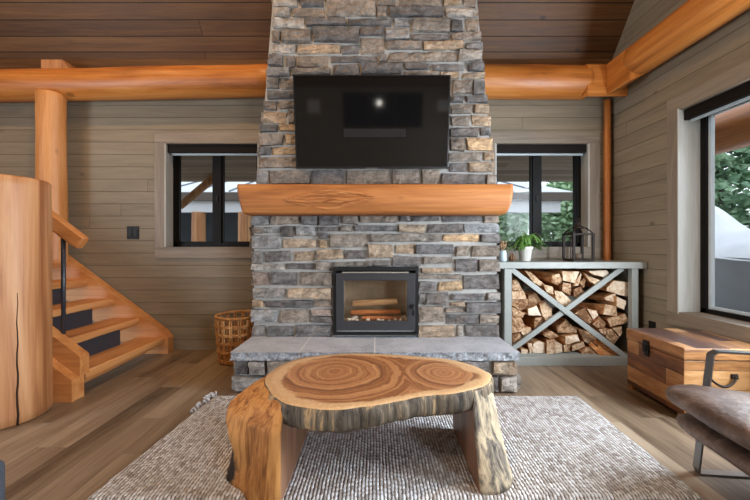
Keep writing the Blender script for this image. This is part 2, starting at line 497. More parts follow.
def leather():
    n = NT('worn_leather'); c = n.coord()
    a = n.noise(c, 5, 6, .65, 1.2); b = n.noise(c, 30, 5, .65, .5)
    col = n.ramp(n.math('ADD', n.math('MULTIPLY', a, .65), n.math('MULTIPLY', b, .35)), [(.34, lin(58, 43, 35)), (.5, lin(88, 69, 59)), (.62, lin(114, 94, 83)), (.75, lin(146, 128, 116))])
    n.bump(n.math('ADD', n.math('MULTIPLY', a, 1.2), b), .3, .02)
    return n.fin(col, n.maprange(a, .3, .7, .5, .36), 0, .5)


M['leather'] = leather()
M['upholstery'] = plain('slate_upholstery', lin(62, 66, 74), .9, 0, .4, 200, .12)


def screen():
    n = NT('glossy_screen'); n.b.inputs['Coat Weight'].default_value = .0
    return n.fin(lin(14, 13, 13), .06, 0, .5)


M['screen'] = screen()
M['firebrick'] = plain('fire_brick', lin(186, 170, 150), .8, 0, .3, 25, .2)
M['ash'] = plain('ash_chunks', lin(206, 196, 186), .95, 0, .7, 40, .25)
M['leaf'] = plain('fern_green', lin(96, 138, 62), .5, 0, 0, 10, .3)
M['tarp'] = plain('silver_tarp', lin(232, 235, 238), .5, 0, .35, 8, .06)
M['hull'] = plain('grey_hull', lin(184, 188, 196), .5, 0, .05, 8, .06)
M['metal_roof'] = plain('pale_metal_roof', lin(206, 210, 212), .45, 0, .05, 5, .05)
M['fascia'] = plain('brown_fascia', lin(96, 84, 74), .6, 0)
M['whitebeam'] = plain('white_beam', lin(222, 224, 226), .6, 0)
M['shed'] = plain('slate_wall', lin(86, 92, 98), .8, 0, .1, 6, .12)
M['porch'] = planks('porch_boards', 'X', 'Y', .18, 4., [lin(128, 108, 90), lin(162, 140, 118), lin(186, 164, 142)], groove=.03, tone=.35)
M['gravel'] = plain('gravel', lin(146, 144, 138), .95, 0, .5, 30, .2)
M['trunk'] = plain('tree_bark', lin(84, 74, 64), .9, 0, .5, 20, .2)


def foliage_mat(name, a, b):
    n = NT(name); c = n.coord()
    col = n.ramp(n.noise(c, 3.5, 3, .6), [(.35, a), (.65, b)])
    n.b.inputs['Transmission Weight'].default_value = 0
    return n.fin(col, .6, 0, .3)


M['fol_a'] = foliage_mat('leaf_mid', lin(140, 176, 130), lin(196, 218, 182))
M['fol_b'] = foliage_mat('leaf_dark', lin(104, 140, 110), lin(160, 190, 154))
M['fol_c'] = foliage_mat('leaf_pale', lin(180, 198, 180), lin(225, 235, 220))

# ------------------------------------------------------------------ setting
DW, XW, XL, YR = 4.06, 2.64, -5.6, -4.06
TH = .19
WX0, WX1, WZ0, WZ1 = 1.33, 2.385, 1.150, 2.335       # the two back windows, mirrored
RY0, RY1, RZ0, RZ1 = .9, 3.136, .585, 2.365           # the big window in the right wall
EZ = 3.236; SL = 1.21


def wall_with_holes(name, axis, a0, a1, z0, z1, d0, d1, holes, mat):
    """a wall along axis X or Y between a0..a1, thickness d0..d1, holes (a,b,z,z)"""
    m = MB(); xs = sorted({a0, a1} | {h[0] for h in holes} | {h[1] for h in holes}); zs = sorted({z0, z1} | {h[2] for h in holes} | {h[3] for h in holes})
    for xa, xb in zip(xs, xs[1:]):
        for za, zb in zip(zs, zs[1:]):
            cx, cz = (xa + xb) / 2, (za + zb) / 2
            if any(h[0] < cx < h[1] and h[2] < cz < h[3] for h in holes): continue
            if axis == 'X': m.box(xa, xb, d0, d1, za, zb)
            else: m.box(d0, d1, xa, xb, za, zb)
    return struct(m.build(name, mat))


wall_with_holes('wall_back', 'X', XL - TH, XW + TH, -.02, EZ + .05, DW, DW + TH, [(-WX1, -WX0, WZ0, WZ1), (WX0, WX1, WZ0, WZ1)], M['wall'])
REARW = [(-.95, 1.27, 2.18, 3.12)]
wall_with_holes('wall_front', 'X', XL - TH, XW + TH, -.02, EZ + .05, YR - TH, YR, REARW, M['wall'])
w = wall_with_holes('wall_right', 'Y', YR, DW, -.02, 6.3, XW, XW + TH, [(RY0, RY1, RZ0, RZ1), (-3.2, -1., .9, 2.36)], M['wall_side'])
wall_with_holes('wall_left', 'Y', YR, DW, -.02, 6.3, XL - TH, XL, [(-1.7, .7, .1, 2.4)], M['wall_side'])
struct(MB().box(XL, XW, YR, DW, -.06, 0).build('floor', M['floor']))
# ceiling: two slopes and a flat collar; each board field is modelled flat, then tilted
ang = math.atan(SL); run = 2.46; ln = run / math.cos(ang)
for i, sg in enumerate((1, -1)):
    o = MB().box(XL - TH, XW + TH, 0, ln, 0, .08).build('ceiling', M['ceiling'])
    o.location = (0, sg * (DW + .03), EZ - .03)
    o.rotation_euler = (ang, 0, 0) if sg < 0 else (ang, 0, PI)
    if sg > 0:
        o.location = (XL + XW, DW + .03, EZ - .03)
    struct(o)
zc = EZ - .03 + run * SL
struct(MB().box(XL - TH, XW + TH, -(DW - run) - .1, DW - run + .1, zc - .02, zc + .06).build('ceiling', M['ceiling']))

# window casings
def casing(name, x0, x1, z0, z1, w=.113, proud=.022):
    m = MB()
    for a, b, c, d in ((x0 - w, x1 + w, z1, z1 + w), (x0 - w, x1 + w, z0 - w, z0)): m.rbox(a, b, DW - proud, DW + .001, c, d, .003)
    m.mi = 1
    for a, b in ((x0 - w, x0), (x1, x1 + w)): m.rbox(a, b, DW - proud, DW + .001, z0, z1, .003)
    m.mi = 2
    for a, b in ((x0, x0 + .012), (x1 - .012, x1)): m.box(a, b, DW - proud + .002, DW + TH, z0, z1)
    m.mi = 0
    for a, b in ((z0, z0 + .012), (z1 - .012, z1)): m.box(x0, x1, DW - proud + .002, DW + TH, a, b)
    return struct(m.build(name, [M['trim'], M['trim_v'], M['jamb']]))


casing('trim_1', -WX1, -WX0, WZ0, WZ1); casing('trim_2', WX0, WX1, WZ0, WZ1)
m = MB()
pr = .022; w_ = .115
for a, b in ((RZ1, RZ1 + w_), (RZ0 - w_, RZ0)): m.rbox(XW - pr, XW + .001, RY0 - w_, RY1 + w_, a, b, .003)
for a, b in ((RZ0, RZ0 + .014), (RZ1 - .012, RZ1)): m.box(XW - pr + .002, XW + TH, RY0, RY1, a, b)
m.mi = 1
for a, b in ((RY0 - w_, RY0), (RY1, RY1 + w_)): m.rbox(XW - pr, XW + .001, a, b, RZ0, RZ1, .003)
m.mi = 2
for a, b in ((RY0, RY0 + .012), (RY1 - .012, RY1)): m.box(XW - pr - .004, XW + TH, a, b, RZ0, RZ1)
M['trim_y'] = wood('painted_trim_side', lin(112, 101, 88), lin(134, 121, 106), lin(150, 138, 122), 'Y', 1., 10, .55, 0, .1)
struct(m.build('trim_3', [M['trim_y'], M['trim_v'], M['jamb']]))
struct(MB().rbox(XL, XW, DW - .03, DW + .001, 3.05, EZ + .03, .004).build('trim_4', M['ceiling']))


def back_window(name, x0, x1, z0, z1):
    t = thing(name, None, None, ((x0 + x1) / 2, DW + .15, z0), kind='structure')
    y0, y1, f = DW + .13, DW + TH + .02, .045
    m = MB(); a, b, c, d = x0 + .012, x1 - .012, z0 + .012, z1 - .012
    m.box(a, b, y0, y1, d - f, d).box(a, b, y0, y1, c, c + f).box(a, a + f, y0, y1, c, d).box(b - f, b, y0, y1, c, d)
    m.build('window_frame', M['frame'], t)
    xm = (a + b) / 2
    MB().box(xm - .045, xm + .045, y0 - .006, y1 - .02, c + f, d - f).build('mullion', M['frame'], t)
    m = MB()
    for q in (a + f, xm + .045):
        e = q + (xm - .045 - a - f); s = .018
        m.box(q, q + s, y0 + .01, y1 - .02, c + f, d - f).box(e - s, e, y0 + .01, y1 - .02, c + f, d - f).box(q, e, y0 + .01, y1 - .02, c + f, c + f + s).box(q, e, y0 + .01, y1 - .02, d - f - s, d - f)
    m.build('sash', M['frame'], t)
    for q in (a + f, xm + .045):
        MB().box(q, q + (xm - .045 - a - f), y1 - .05, y1 - .044, c + f, d - f).build('glass_pane', M['glass'], t)
    zz = (z0 + z1) / 2 - .02
    MB().rbox(xm - .012, xm + .012, y0 - .02, y0 - .004, zz - .03, zz + .03, .004).build('window_latch', M['black'], t)
    return t


back_window('window_1', -WX1, -WX0, WZ0, WZ1); back_window('window_2', WX0, WX1, WZ0, WZ1)
t = thing('window_3', None, None, (XW + .15, (RY0 + RY1) / 2, RZ0), kind='structure')
x0, x1, f = XW + .165, XW + TH + .04, .055
m = MB(); a, b, c, d = RY0 + .012, RY1 - .012, RZ0 + .014, RZ1 - .012
m.box(x0, x1, a, b, d - f, d).box(x0, x1, a, b, c, c + f * .7).box(x0, x1, a, a + f, c, d).box(x0, x1, b - f, b, c, d)
m.build('window_frame', M['frame'], t)
m = MB(); s = .022; a2, b2, c2, d2 = a + f, b - f, c + f * .7, d - f
M['vinyl'] = plain('pale_glazing_bead', lin(186, 196, 200), .5)
m.box(x0 + .02, x1 - .01, b2 - s, b2, c2, d2).box(x0 + .03, x1 - .01, a2, a2 + s, c2, d2).box(x0 + .03, x1 - .01, a2, b2, c2, c2 + s).box(x0 + .03, x1 - .01, a2, b2, d2 - s, d2)
m.build('glazing_bead', M['vinyl'], t)
MB().box(x1 - .03, x1 - .024, a2, b2, c2, d2).build('glass_pane', M['glass'], t)
# rear windows (behind the camera, seen in the television)
for i, (xa, xb, za, zb) in enumerate(REARW):
    t = thing('window_%d' % (4 + i), None, None, ((xa + xb) / 2, YR - .1, za), kind='structure')
    m = MB(); f = .06
    m.box(xa, xb, YR - .12, YR - .02, zb - f, zb).box(xa, xb, YR - .12, YR - .02, za, za + f)
    for q in (xa, xa + (xb - xa - f) / 3, xa + (xb - xa - f) * 2 / 3, xb - f): m.box(q, q + f, YR - .12, YR - .02, za, zb)
    m.build('window_frame', M['frame'], t)
    MB().box(xa + f, xb - f, YR - .08, YR - .074, za + f, zb - f).build('glass_pane', M['glass'], t)
t = thing('window_5', None, None, (XL - .1, -.5, .1), kind='structure')  # unseen left-wall window, added to carry fill light
m = MB(); f = .07
for a, b in ((.1, .17), (2.33, 2.4)): m.box(XL - .14, XL - .04, -1.7, .7, a, b)
for q in (-1.7, -.535, .63): m.box(XL - .14, XL - .04, q, q + f, .1, 2.4)
m.build('window_frame', M['frame'], t)
MB().box(XL - .1, XL - .094, -1.63, .63, .17, 2.33).build('glass_pane', M['glass'], t)
t = thing('window_6', None, None, (XW + .1, -2.1, .9), kind='structure')  # unseen side window, added for the right rear fill light
m = MB(); f = .06
for a, b in ((.9, .96), (2.3, 2.36)): m.box(XW + .04, XW + .14, -3.2, -1., a, b)
for q in (-3.2, -2.13, -1.06): m.box(XW + .04, XW + .14, q, q + f, .9, 2.36)
m.build('window_frame', M['frame'], t)
MB().box(XW + .1, XW + .106, -3.14, -1.06, .96, 2.3).build('glass_pane', M['glass'], t)

# roller blinds rolled up into their cassettes
for (xa, xb, lb) in ((-WX1, -WX0, 'rolled-up dark brown roller blind atop the window beside the staircase'), (WX0, WX1, 'rolled-up dark brown roller blind atop the window above the firewood rack')):
    t = thing('roller_blind', lb, 'blind', ((xa + xb) / 2, DW + .06, WZ1 - .1), 'rolled-up roller blinds')
    MB().rbox(xa + .014, xb - .014, DW + .01, DW + .12, WZ1 - .107, WZ1 - .014, .006).build('cassette', M['blind'], t)
    MB().rbox(xa + .03, xb - .03, DW + .05, DW + .075, WZ1 - .128, WZ1 - .104, .003).build('bottom_bar', M['vinyl'], t)
t = thing('roller_blind', 'rolled-up dark roller blind atop the big window above the wooden chest', 'blind', (XW + .06, 2., RZ1 - .1), 'rolled-up roller blinds')
MB().rbox(XW + .02, XW + .115, RY0 + .014, RY1 - .014, RZ1 - .105, RZ1 - .014, .006).build('cassette', M['blind'], t)
MB().rbox(XW + .055, XW + .08, RY0 + .03, RY1 - .04, RZ1 - .125, RZ1 - .104, .003).build('bottom_bar', M['vinyl'], t)

# ------------------------------------------------------------------ logs of the frame
def logobj(name, p0, p1, r0, r1, mat, label, cat, seed, **kw):
    return tag(MB().log(p0, p1, r0, r1, seed=seed, **kw).build(name, mat), label, cat, kind='thing')


logobj('log_beam', (-5.55, 3.95, 2.895), (-1.12, 3.93, 2.972), .165, .166, M['log_x'], 'long orange log beam running along the wall left of the stone chimney', 'log beam', 1.3)
t = thing('log_beam', 'short orange log beam right of the chimney, squared off at its corner end', 'log beam', (1.8, 3.94, 2.99), kind='thing')
MB().log((1.10, 3.94, 2.97), (2.27, 3.94, 2.955), .176, .174, seed=4.1).build('beam_log', M['log_x'], t)
MB().prism([(2.215, y_, z_) for y_, z_ in ((3.785, 2.765), (3.80, 2.752), (3.88, 2.78), (4.055, 2.86), (4.055, 3.095), (3.80, 3.095), (3.785, 3.08))], (.42, 0, 0)).build('squared_end', M['log_x'], t)
t = thing('log_beam', 'thick orange log beam high along the right wall above the big window', 'log beam', (2.52, 1.5, 2.9), kind='thing')
MB().log((2.525, 3.47, 2.967), (2.525, -3.9, 2.967), .154, .17, seed=8.2, n=60, amp=.006).build('beam_log', M['log_y'], t)
MB().prism([(x_, 3.44, z_) for x_, z_ in ((2.415, 2.775), (2.43, 2.76), (2.50, 2.79), (2.636, 2.86), (2.636, 3.095), (2.43, 3.095), (2.415, 3.08))], (0, .34, 0)).build('squared_end', M['log_y'], t)
tag(MB().log((2.565, 4.01, 0.0), (2.565, 4.01, 2.80), .036, .035, seed=2.2, amp=.003).build('corner_pole', M['log_z']), 'slim orange corner pole standing behind the firewood rack', 'pole', kind='thing')
logobj('log_post', (-3.49, 3.86, .98), (-3.49, 3.86, 2.80), .133, .129, M['post'], 'round orange log post rising behind the staircase to the long beam', 'log post', 5.5)
p = [P(41, 59.5, 3.86), P(62.5, 59.5, 3.86), P(70, 70.5, 3.86), P(70, 76, 3.86), P(41, 76, 3.86)]
tag(MB().prism([Vector((q.x, 3.86, q.z)) for q in p], (0, .19, 0)).build('beam_block', M['newel']), 'small pale sawn wood block on top of the long log beam', 'wood block', kind='thing')

# big cut log at the left edge
t = thing('newel_post', 'massive pale cut log standing at the foot of the stairs', 'log post', (-2.59, 2.469, 0), kind='thing')
m = MB(); m.endmi = True
m.log((-2.59, 2.469, 0), (-2.59, 2.469, 1.632), .274, .266, seg=64, n=26, amp=.008, seed=3.7, endbev=.012)
# drying crack: pull a thin line of vertices inwards
me_o = m.build('post_log', [M['newel'], M['newel']], t)
for v in me_o.data.vertices:
    dx, dy = v.co.x + 2.59, v.co.y - 2.469
    an = math.atan2(dy, dx)
    if abs(an - (-.459)) < .03 and v.co.z < 1.3:
        k = .90
        v.co.x = -2.59 + dx * k; v.co.y = 2.469 + dy * k
M['crack'] = plain('dark_crack', lin(52, 32, 20), .9)
m = MB(); pts = []
for i in range(14):
    z = i / 13 * .86 + .005; an = -.459 + .012 * math.sin(i * 1.7); r = .2745 - .008 * z / 1.635 + .001
    pts.append((-2.59 + math.cos(an) * r, 2.469 + math.sin(an) * r, z))
m.tube(pts, [.007 - .00045 * i for i in range(14)], 6)
m.build('drying_crack', M['crack'], t)

# ------------------------------------------------------------------ staircase
t = thing('staircase', 'open pine staircase of thick slab treads with black risers climbing left', 'staircase', (-2.9, 3.4, 0))
RISE, RUN = .21, .28
TX = [-2.31 - RUN * i for i in range(8)]; TZ = [.18 + RISE * i for i in range(8)]
for i in range(8):
    m = MB(); y0 = 2.86
    y1 = 3.93
    # tread slab with a rounded, slightly irregular log edge
    prof = [(0, -.012), (.0, 0)]
    x0, z1 = TX[i], TZ[i]
    rows = []
    for j in range(13):
        y = y0 + (y1 - y0) * j / 12; wv = .008 * mnoise.noise(Vector((i * 3.1, y * 3, 0)))
        dep = .105 - .025 * j / 12
        sec = [(x0 - .30, z1), (x0 - .012, z1), (x0 + wv, z1 - .012), (x0 + wv - .004, z1 - dep * .6), (x0 - .03 + wv, z1 - dep), (x0 - .29, z1 - dep)]
        rows.append([m.v((sx, y, sz)) for sx, sz in sec])
    for A, B in zip(rows, rows[1:]):
        for k in range(6): m.face([A[k], A[(k + 1) % 6], B[(k + 1) % 6], B[k]])
    m.face(rows[0]); m.face(rows[-1][::-1])
    m.build('tread', M['stair_y'], t)
    if i < 7:
        MB().box(x0 - .286, x0 - .272, 2.9, 3.62, z1 - .02, z1 + RISE - .06).build('riser_panel', M['riser'], t)
def string(pts, y0, y1, nm):
    return MB().prism([Vector((x, y0, z)) for x, z in pts], (0, y1 - y0, 0)).build(nm, M['stair_x'], t)
sl = RISE / RUN
xs = -2.275
string([(xs, 0), (xs, .165), (xs - .06, .24), (-4.6, .24 + (4.6 + xs - .06) * sl), (-4.6, .24 + (4.6 + xs - .06) * sl - .42), (xs - .34, 0)], 3.92, 4.03, 'stringer')
xs = -2.29
string([(xs, 0), (xs, .165), (xs - .06, .205), (-4.2, .16 + (4.2 + xs) * sl), (-4.2, .16 + (4.2 + xs) * sl - .42), (xs - .36, 0)], 2.70, 2.815, 'stringer')
m = MB(); string([(xs - .0, .165), (xs + .0, .315), (xs - .02, .335), (-4.2, .335 + (4.2 + xs - .02) * sl), (-4.2, .165 + (4.2 + xs) * sl)], 2.775, 2.865, 'curb_rail')
# handrail: a half-round plank with a rounded end
m = MB()
d = Vector((1, 0, -sl)).normalized(); nrm = Vector((sl, 0, 1)).normalized()
end = Vector((-2.345, 2.87, 1.19)); st = end - d * .5
prof = [(-.052, -.034), (-.04, -.042), (.044, -.042), (.056, -.03), (.058, 0), (.056, .03), (.044, .042), (-.04, .042), (-.052, .034)]
rings = []
for f_, sc in ((0, 1), (.95, 1), (.98, .96), (1, .85)):
    c = st.lerp(end, f_); rings.append([m.v(c + nrm * a * sc + Vector((0, b * .8 * sc, 0))) for a, b in prof])
for A, B in zip(rings, rings[1:]):
    for k in range(9): m.face([A[k], A[(k + 1) % 9], B[(k + 1) % 9], B[k]])
m.face(rings[0]); m.face(rings[-1][::-1])
m.build('handrail', M['stair_x'], t)
MB().tube([(-2.50, 2.87, .47), (-2.50, 2.87, 1.27)], .016, 12).build('baluster', M['riser'], t)

# ------------------------------------------------------------------ fireplace stonework
DC = 3.36                       # mortar face is a little behind this
TONE = {'g': lin(130, 129, 128), 'd': lin(99, 96, 95), 'b': lin(124, 115, 106), 't': lin(150, 133, 114), 'l': lin(158, 152, 145), 'o': lin(166, 142, 113), 'p': lin(136, 121, 111)}
rng = random.Random(11)


def stone(m, x0, x1, z0, z1, yf, tone, deep=.055, gap=.0025, M4=None):
    """one split-face stone: a pillowed grid, in the plane y=yf facing -y"""
    if x1 - x0 < .02 or z1 - z0 < .015: return
    base = TONE[tone]; k = rng.uniform(.86, 1.16); wv = rng.uniform(-.02, .06)
    m.col = (base[0] * k * (1 + wv), base[1] * k, base[2] * k * (1 - wv), 1)
    x0 += gap; x1 -= gap; z0 += gap; z1 -= gap
    j = lambda s: rng.uniform(-s, s)
    s = min(.010, (z1 - z0) * .12)
    e = min(.012, (x1 - x0) * .08); c = [(x0 + j(e), z0 + j(s)), (x1 + j(e), z0 + j(s)), (x1 + j(e), z1 + j(s)), (x0 + j(e), z1 + j(s))]
    fr = yf - rng.uniform(.012, .046); tx, tz = j(.02), j(.014)
    nx = max(4, int((x1 - x0) / .035)); nz = max(4, int((z1 - z0) / .03))
    seed = Vector((rng.uniform(0, 90), rng.uniform(0, 90), 0))
    us = [0, min(.08, .008 / (x1 - x0))] + [i / nx for i in range(1, nx) if .1 < i / nx < .9] + [1 - min(.08, .008 / (x1 - x0)), 1]
    us = sorted(us); vs = [0, .07] + [i / nz for i in range(1, nz) if .15 < i / nz < .85] + [.93, 1]
    G = []
    for a, u in enumerate(us):
        col = []
        for b, v in enumerate(vs):
            bx = c[0][0] * (1 - u) * (1 - v) + c[1][0] * u * (1 - v) + c[2][0] * u * v + c[3][0] * (1 - u) * v
            bz = c[0][1] * (1 - u) * (1 - v) + c[1][1] * u * (1 - v) + c[2][1] * u * v + c[3][1] * (1 - u) * v
            q = Vector((bx * 14, bz * 22, 0)) + seed
            edge = a in (0, len(us) - 1) or b in (0, len(vs) - 1)
            wob = .006 * mnoise.noise(q * 1.3)
            if edge:
                y = yf + deep
                bx += wob * (1 if a in (0, len(us) - 1) else .4); bz += wob
            else:
                y = fr + tx * (u - .5) + tz * (v - .5) + .015 * mnoise.noise(q) + .009 * mnoise.noise(q * 2.7)
                near = a in (1, len(us) - 2) or b in (1, len(vs) - 2)
                if near: y += .006
            p = Vector((bx, y, bz))
            col.append(m.v(M4 @ p if M4 is not None else p))
        G.append(col)
    for a in range(len(us) - 1):
        for b in range(len(vs) - 1):
            m.face([G[a][b], G[a + 1][b], G[a + 1][b + 1], G[a][b + 1]])


S = []
def row(s):
    for q in s.split(';'):
        q = q.strip()
        if not q: continue
        a = q.split(); S.append((float(a[0]), float(a[1]), float(a[2]), float(a[3]), a[4]))


# courses of the chimney breast, left to right, as laid in the photograph (x0 y0 x1 y1 tone)
row("252 212 270 225.5 g;270 212 300 225.5 b;301 212 319 225.5 d;319 212 340 225.5 d;341 212 358 224.5 b;359 212 398 224 b;399 212 410 223 d;410 212 440 222.5 d;441 212 482 222.5 d;483 212 500 223 b")
row("252 226 263 234 b;263 226 281 234 g;281 226 294 237.5 d;295 226 316 237 g;317 226 339 232 d;340 225 353 232 b;354 225 397 232 d;398 224 425 233 t;426 223.5 463 233 d;464 223.5 500 233 g")
row("252 235 282 249.5 g;283 238 317 249.5 t;318 232.5 328 239 d;319 239.5 328 248.5 o;329 232.5 369 248.5 b;370 233 441 243 b;442 234 479 243 o;480 233.5 500 243.5 d")
row("252 250 264 263 g;265 250.5 292 262.5 d;293 250 315 262 t;316 249 343 260 t;344 249 367 260 d;368 243.5 393 259.5 t;394 243.5 415 254.5 t;416 243.5 454 255 d;455 245 470 257 b;471 244 500 257 b")
row("252 263.5 286 270 l;286 262.5 315 270 d;315 261.5 332 271 b;333 261 366 267 b;367 260.5 390 267 d;391 255.5 421 267 d;423 256 453 264 b;421 267.5 453 273 t;454 258 477 272 d;478 258 500 272.5 b")
row("252 270.5 269 286 p;270 270.5 297 286 d;298 271.5 333 286 b;418 273.5 462 279.5 b;463 273.5 500 291 d;418 280 437 292 d;438 280 462 292 o")
row("252 287 286 299 g;287 287 333 299 t;418 293 425 305 d;425.5 292.5 450 305.5 d;451 292.5 485 300.5 d;485.5 292 500 300.5 g")
row("252 299.5 265 308 t;265 299.5 313 308 d;314 299.5 333 308 b;451 301 465 306.5 t;465 301 500 313.5 d")
row("252 308.5 278 323 g;279 308.5 310 323.5 b;310.5 308.5 333 315.5 p;310.5 316 333 323 d;418 306 444 323.5 b;445 307 465 313 b;445 314 478 324 d;479 314 500 324 b")
row("252 324 267 338 g;268 324.5 294 338 d;295 324.5 333 338 d;418 324.5 456 338 t;456.5 324.5 463 338 l;464 324.5 500 338 d")
# the tapered upper chimney
row("274 -3 299 8 l;300 -3 325 7.5 d;326 -3 376 18.5 b;377 -3 397 7 b;398 -3 443 7 b;443 -3 462 7 t;463 -3 477 8 b")
row("274 9 291 18.5 l;291 8.5 325 18.5 b;377 8 388 18.5 b;389 7.5 444 18.5 d;445 8 479 18.5 l")
row("273 19 305 30 l;306 19 347 27 d;348 19 393 27 d;394 19 410 27 g;411 19 450 33.5 b;450 19 464 33.5 d;465 19 480 33 b")
row("272 31 281 43.5 b;282 30.5 312 43.5 b;313 27.5 360 44 d;359 27.5 384 37 d;385 27.5 410 41 g;411 34 449 41.5 d;450 34 481 41.5 b")
row("271 44 296 54.5 l;298 44.5 341 55 t;342 44.5 360 55 d;361 37.5 384 55 b;385 41.5 422 50 b;423 42 464 50.5 t;465 42 483 50.5 g")
row("269 55 284 67.5 d;285 55.5 296 68.5 d;296 55.5 329 69 b;330 55.5 378 63 d;379 55.5 387 63 b;388 50.5 457 63 b;458 51 483 62.5 l")
row("267 68 291 77.5 g;292 69 331 76 b;332 63.5 360 76 d;361 63.5 403 76 d;404 63.5 430 71 d;431 63.5 465 71.5 d;466 63 484 72 d;404 71.5 440 76 b;440 72 460 80 t")
row("266 78 280 90 g;280 78 297 90.5 b;266 91 297 100.5 d;264 101 278 110.5 b;279 101 297 110 b;262 111 287 124 t;288 110.5 297 124 b;260 124.5 279 133 d;279 124.5 297 133 o;259 133.5 284 146.5 b;285 133.5 298 146 o;258 147 272 155.5 d;272 147 298 155.5 o;257 156 299 169 b;256 169.5 270 186 g;270 169.5 310 186 b")
row("462 72.5 485 79.5 t;452 80 472 95.5 b;473 80 486 95.5 d;450 96 464 103.5 d;465 96 487 103.5 d;450 104 472 114.5 b;473 104 489 114.5 t;450 115 470 126.5 b;471 115 491 127 t;449 127.5 478 137 d;479 127.5 491 137 d;449 137.5 465 152 b;466 137.5 493 152 o;448 152.5 482 161.5 b;483 152.5 494 161.5 t;448 162 467 173 d;468 162 495 173 t")
row("311 169.5 345 186 d;346 169.5 390 186 b;391 169.5 420 186 b;421 169.5 441 186 b;441 173.5 484 186 d;485 173.5 496 186 b")
y = 77.
while y < 166:                      # behind the television
    h = rng.uniform(9, 13); x = 298.
    while x < 446:
        w = min(rng.uniform(18, 46), 449 - x); S.append((x, y, x + w, min(y + h, 169), rng.choice('ddbbgt'))); x += w
    y += h
chim = thing('chimney', 'tall tapered chimney breast of stacked grey and tan stone', 'chimney', (-.02, 3.7, 0))
m = MB().colors()
for x0, y0, x1, y1, tn in S:
    stone(m, X_(x0, DC), X_(x1, DC), Z_(y1, DC), Z_(y0, DC), DC, tn)
z = Z_(-3, DC)                      # courses above the picture, up to the ceiling
while z < 4.75:
    h = rng.uniform(.08, .14); hw = .957 - (z - 3.47) * .112; x = -hw
    while x < hw - .03:
        w = min(rng.uniform(.15, .5), hw - x); stone(m, x, x + w, z, z + h, DC, rng.choice('ddbbglt')); x += w
    z += h
# the returns, laid in courses on both flanks
for sg in (-1, 1):
    z = .0
    while z < 4.3:
        h = rng.uniform(.08, .14)
        hw = (1.135 if sg < 0 else 1.10) if z < 1.5 else (1.078 if sg < 0 else 1.055) - (z - 1.78) * .085
        yy = DC + .05
        while yy < 4.0:
            w = min(rng.uniform(.14, .34), 4.06 - yy)
            xx = hw * sg - .02
            R = Matrix.Translation((xx, yy + (w if sg < 0 else 0), z)) @ Matrix.Rotation(PI / 2 * sg, 4, 'Z')
            stone(m, 0, w, 0, h, -.012, rng.choice('ddbbgt'), M4=R); yy += w
        z += h
m.build('stone_facing', M['stone'], chim)
m = MB(); yb = DC + .006
fx0, fx1, fz0, fz1 = X_(335.5, 3.36), X_(415.5, 3.36), Z_(330, 3.36), Z_(269, 3.36)
m.box(-1.15, fx0, yb, 4.055, 0, 1.56).box(fx1, 1.118, yb, 4.055, 0, 1.56).box(fx0, fx1, yb, 4.055, fz1, 1.56).box(fx0, fx1, yb, 4.055, 0, fz0).box(fx0, fx1, 3.9, 4.055, fz0, fz1)
def hw_(z): return (-1.108 + (z - 1.78) * .079, 1.085 - (z - 1.78) * .089)
a0, a1 = hw_(1.56); b0, b1 = hw_(5.0)
m.hexa([(a0, yb, 1.56), (a1, yb, 1.56), (a1, 4.055, 1.56), (a0, 4.055, 1.56), (b0, yb, 5), (b1, yb, 5), (b1, 4.055, 5), (b0, 4.055, 5)])
m.build('mortar', M['mortar'], chim)

# hearth
DS = 2.845
J0, J1 = X_(299, DS) - .01, X_(374.6, DS)
hz = .33
he = thing('hearth', 'raised stone hearth with pale bluestone slabs below the fireplace insert', 'hearth', (-.02, 3.1, 0))
m = MB().colors()
bx0, bx1, by = X_(234, 2.87), X_(517.5, 2.87), 2.88
for zz0, zz1 in ((0, .135), (.135, .262)):
    x = bx0
    if zz0 == 0: ws = [(.24, 'g'), (.2, 'd'), (.34, 'b')]
    else: ws = [(.11, 'd'), (.15, 'g'), (.3, 'b')]
    i = 0
    while x < bx1 - .22:
        w, tn = ws[i] if i < len(ws) else (rng.uniform(.14, .36), rng.choice('gdbtl'))
        w = min(w, bx1 - .21 - x)
        if w > .03: stone(m, x, x + w, zz0, zz1, by, tn)
        x += w; i += 1
    if zz0 == 0:
        stone(m, bx1 - .21, bx1 - .145, zz0, zz1, by, 'd'); stone(m, bx1 - .145, bx1, zz0, zz1, by, 'l')
    else:
        stone(m, bx1 - .21, bx1, zz0, zz1, by, 't')
for sg, xx in ((-1, bx0), (1, bx1)):
    for zz0, zz1 in ((0, .135), (.135, .262)):
        yy = by + .03
        while yy < 3.3:
            w = min(rng.uniform(.12, .3), 3.36 - yy)
            R = Matrix.Translation((xx, yy + (w if sg < 0 else 0), zz0)) @ Matrix.Rotation(PI / 2 * sg, 4, 'Z')
            stone(m, 0, w, 0, zz1 - zz0, .0, rng.choice('gdb'), M4=R); yy += w
m.build('stone_base', M['stone'], he)
MB().box(bx0 + .03, bx1 - .03, by + .025, 3.378, 0, .262).build('mortar', M['mortar'], he)
M['joint'] = plain('pale_joint', lin(205, 203, 200), .95, 0, .3, 60)
for jx in (J0 + .01, J1): MB().box(jx - .01, jx + .01, DS + .012, 3.36, .265, .3293).build('joint_mortar', M['joint'], he)
J = [X_(229.5, DS), X_(299, DS) + .0, X_(374.6, DS), X_(520.5, DS)]
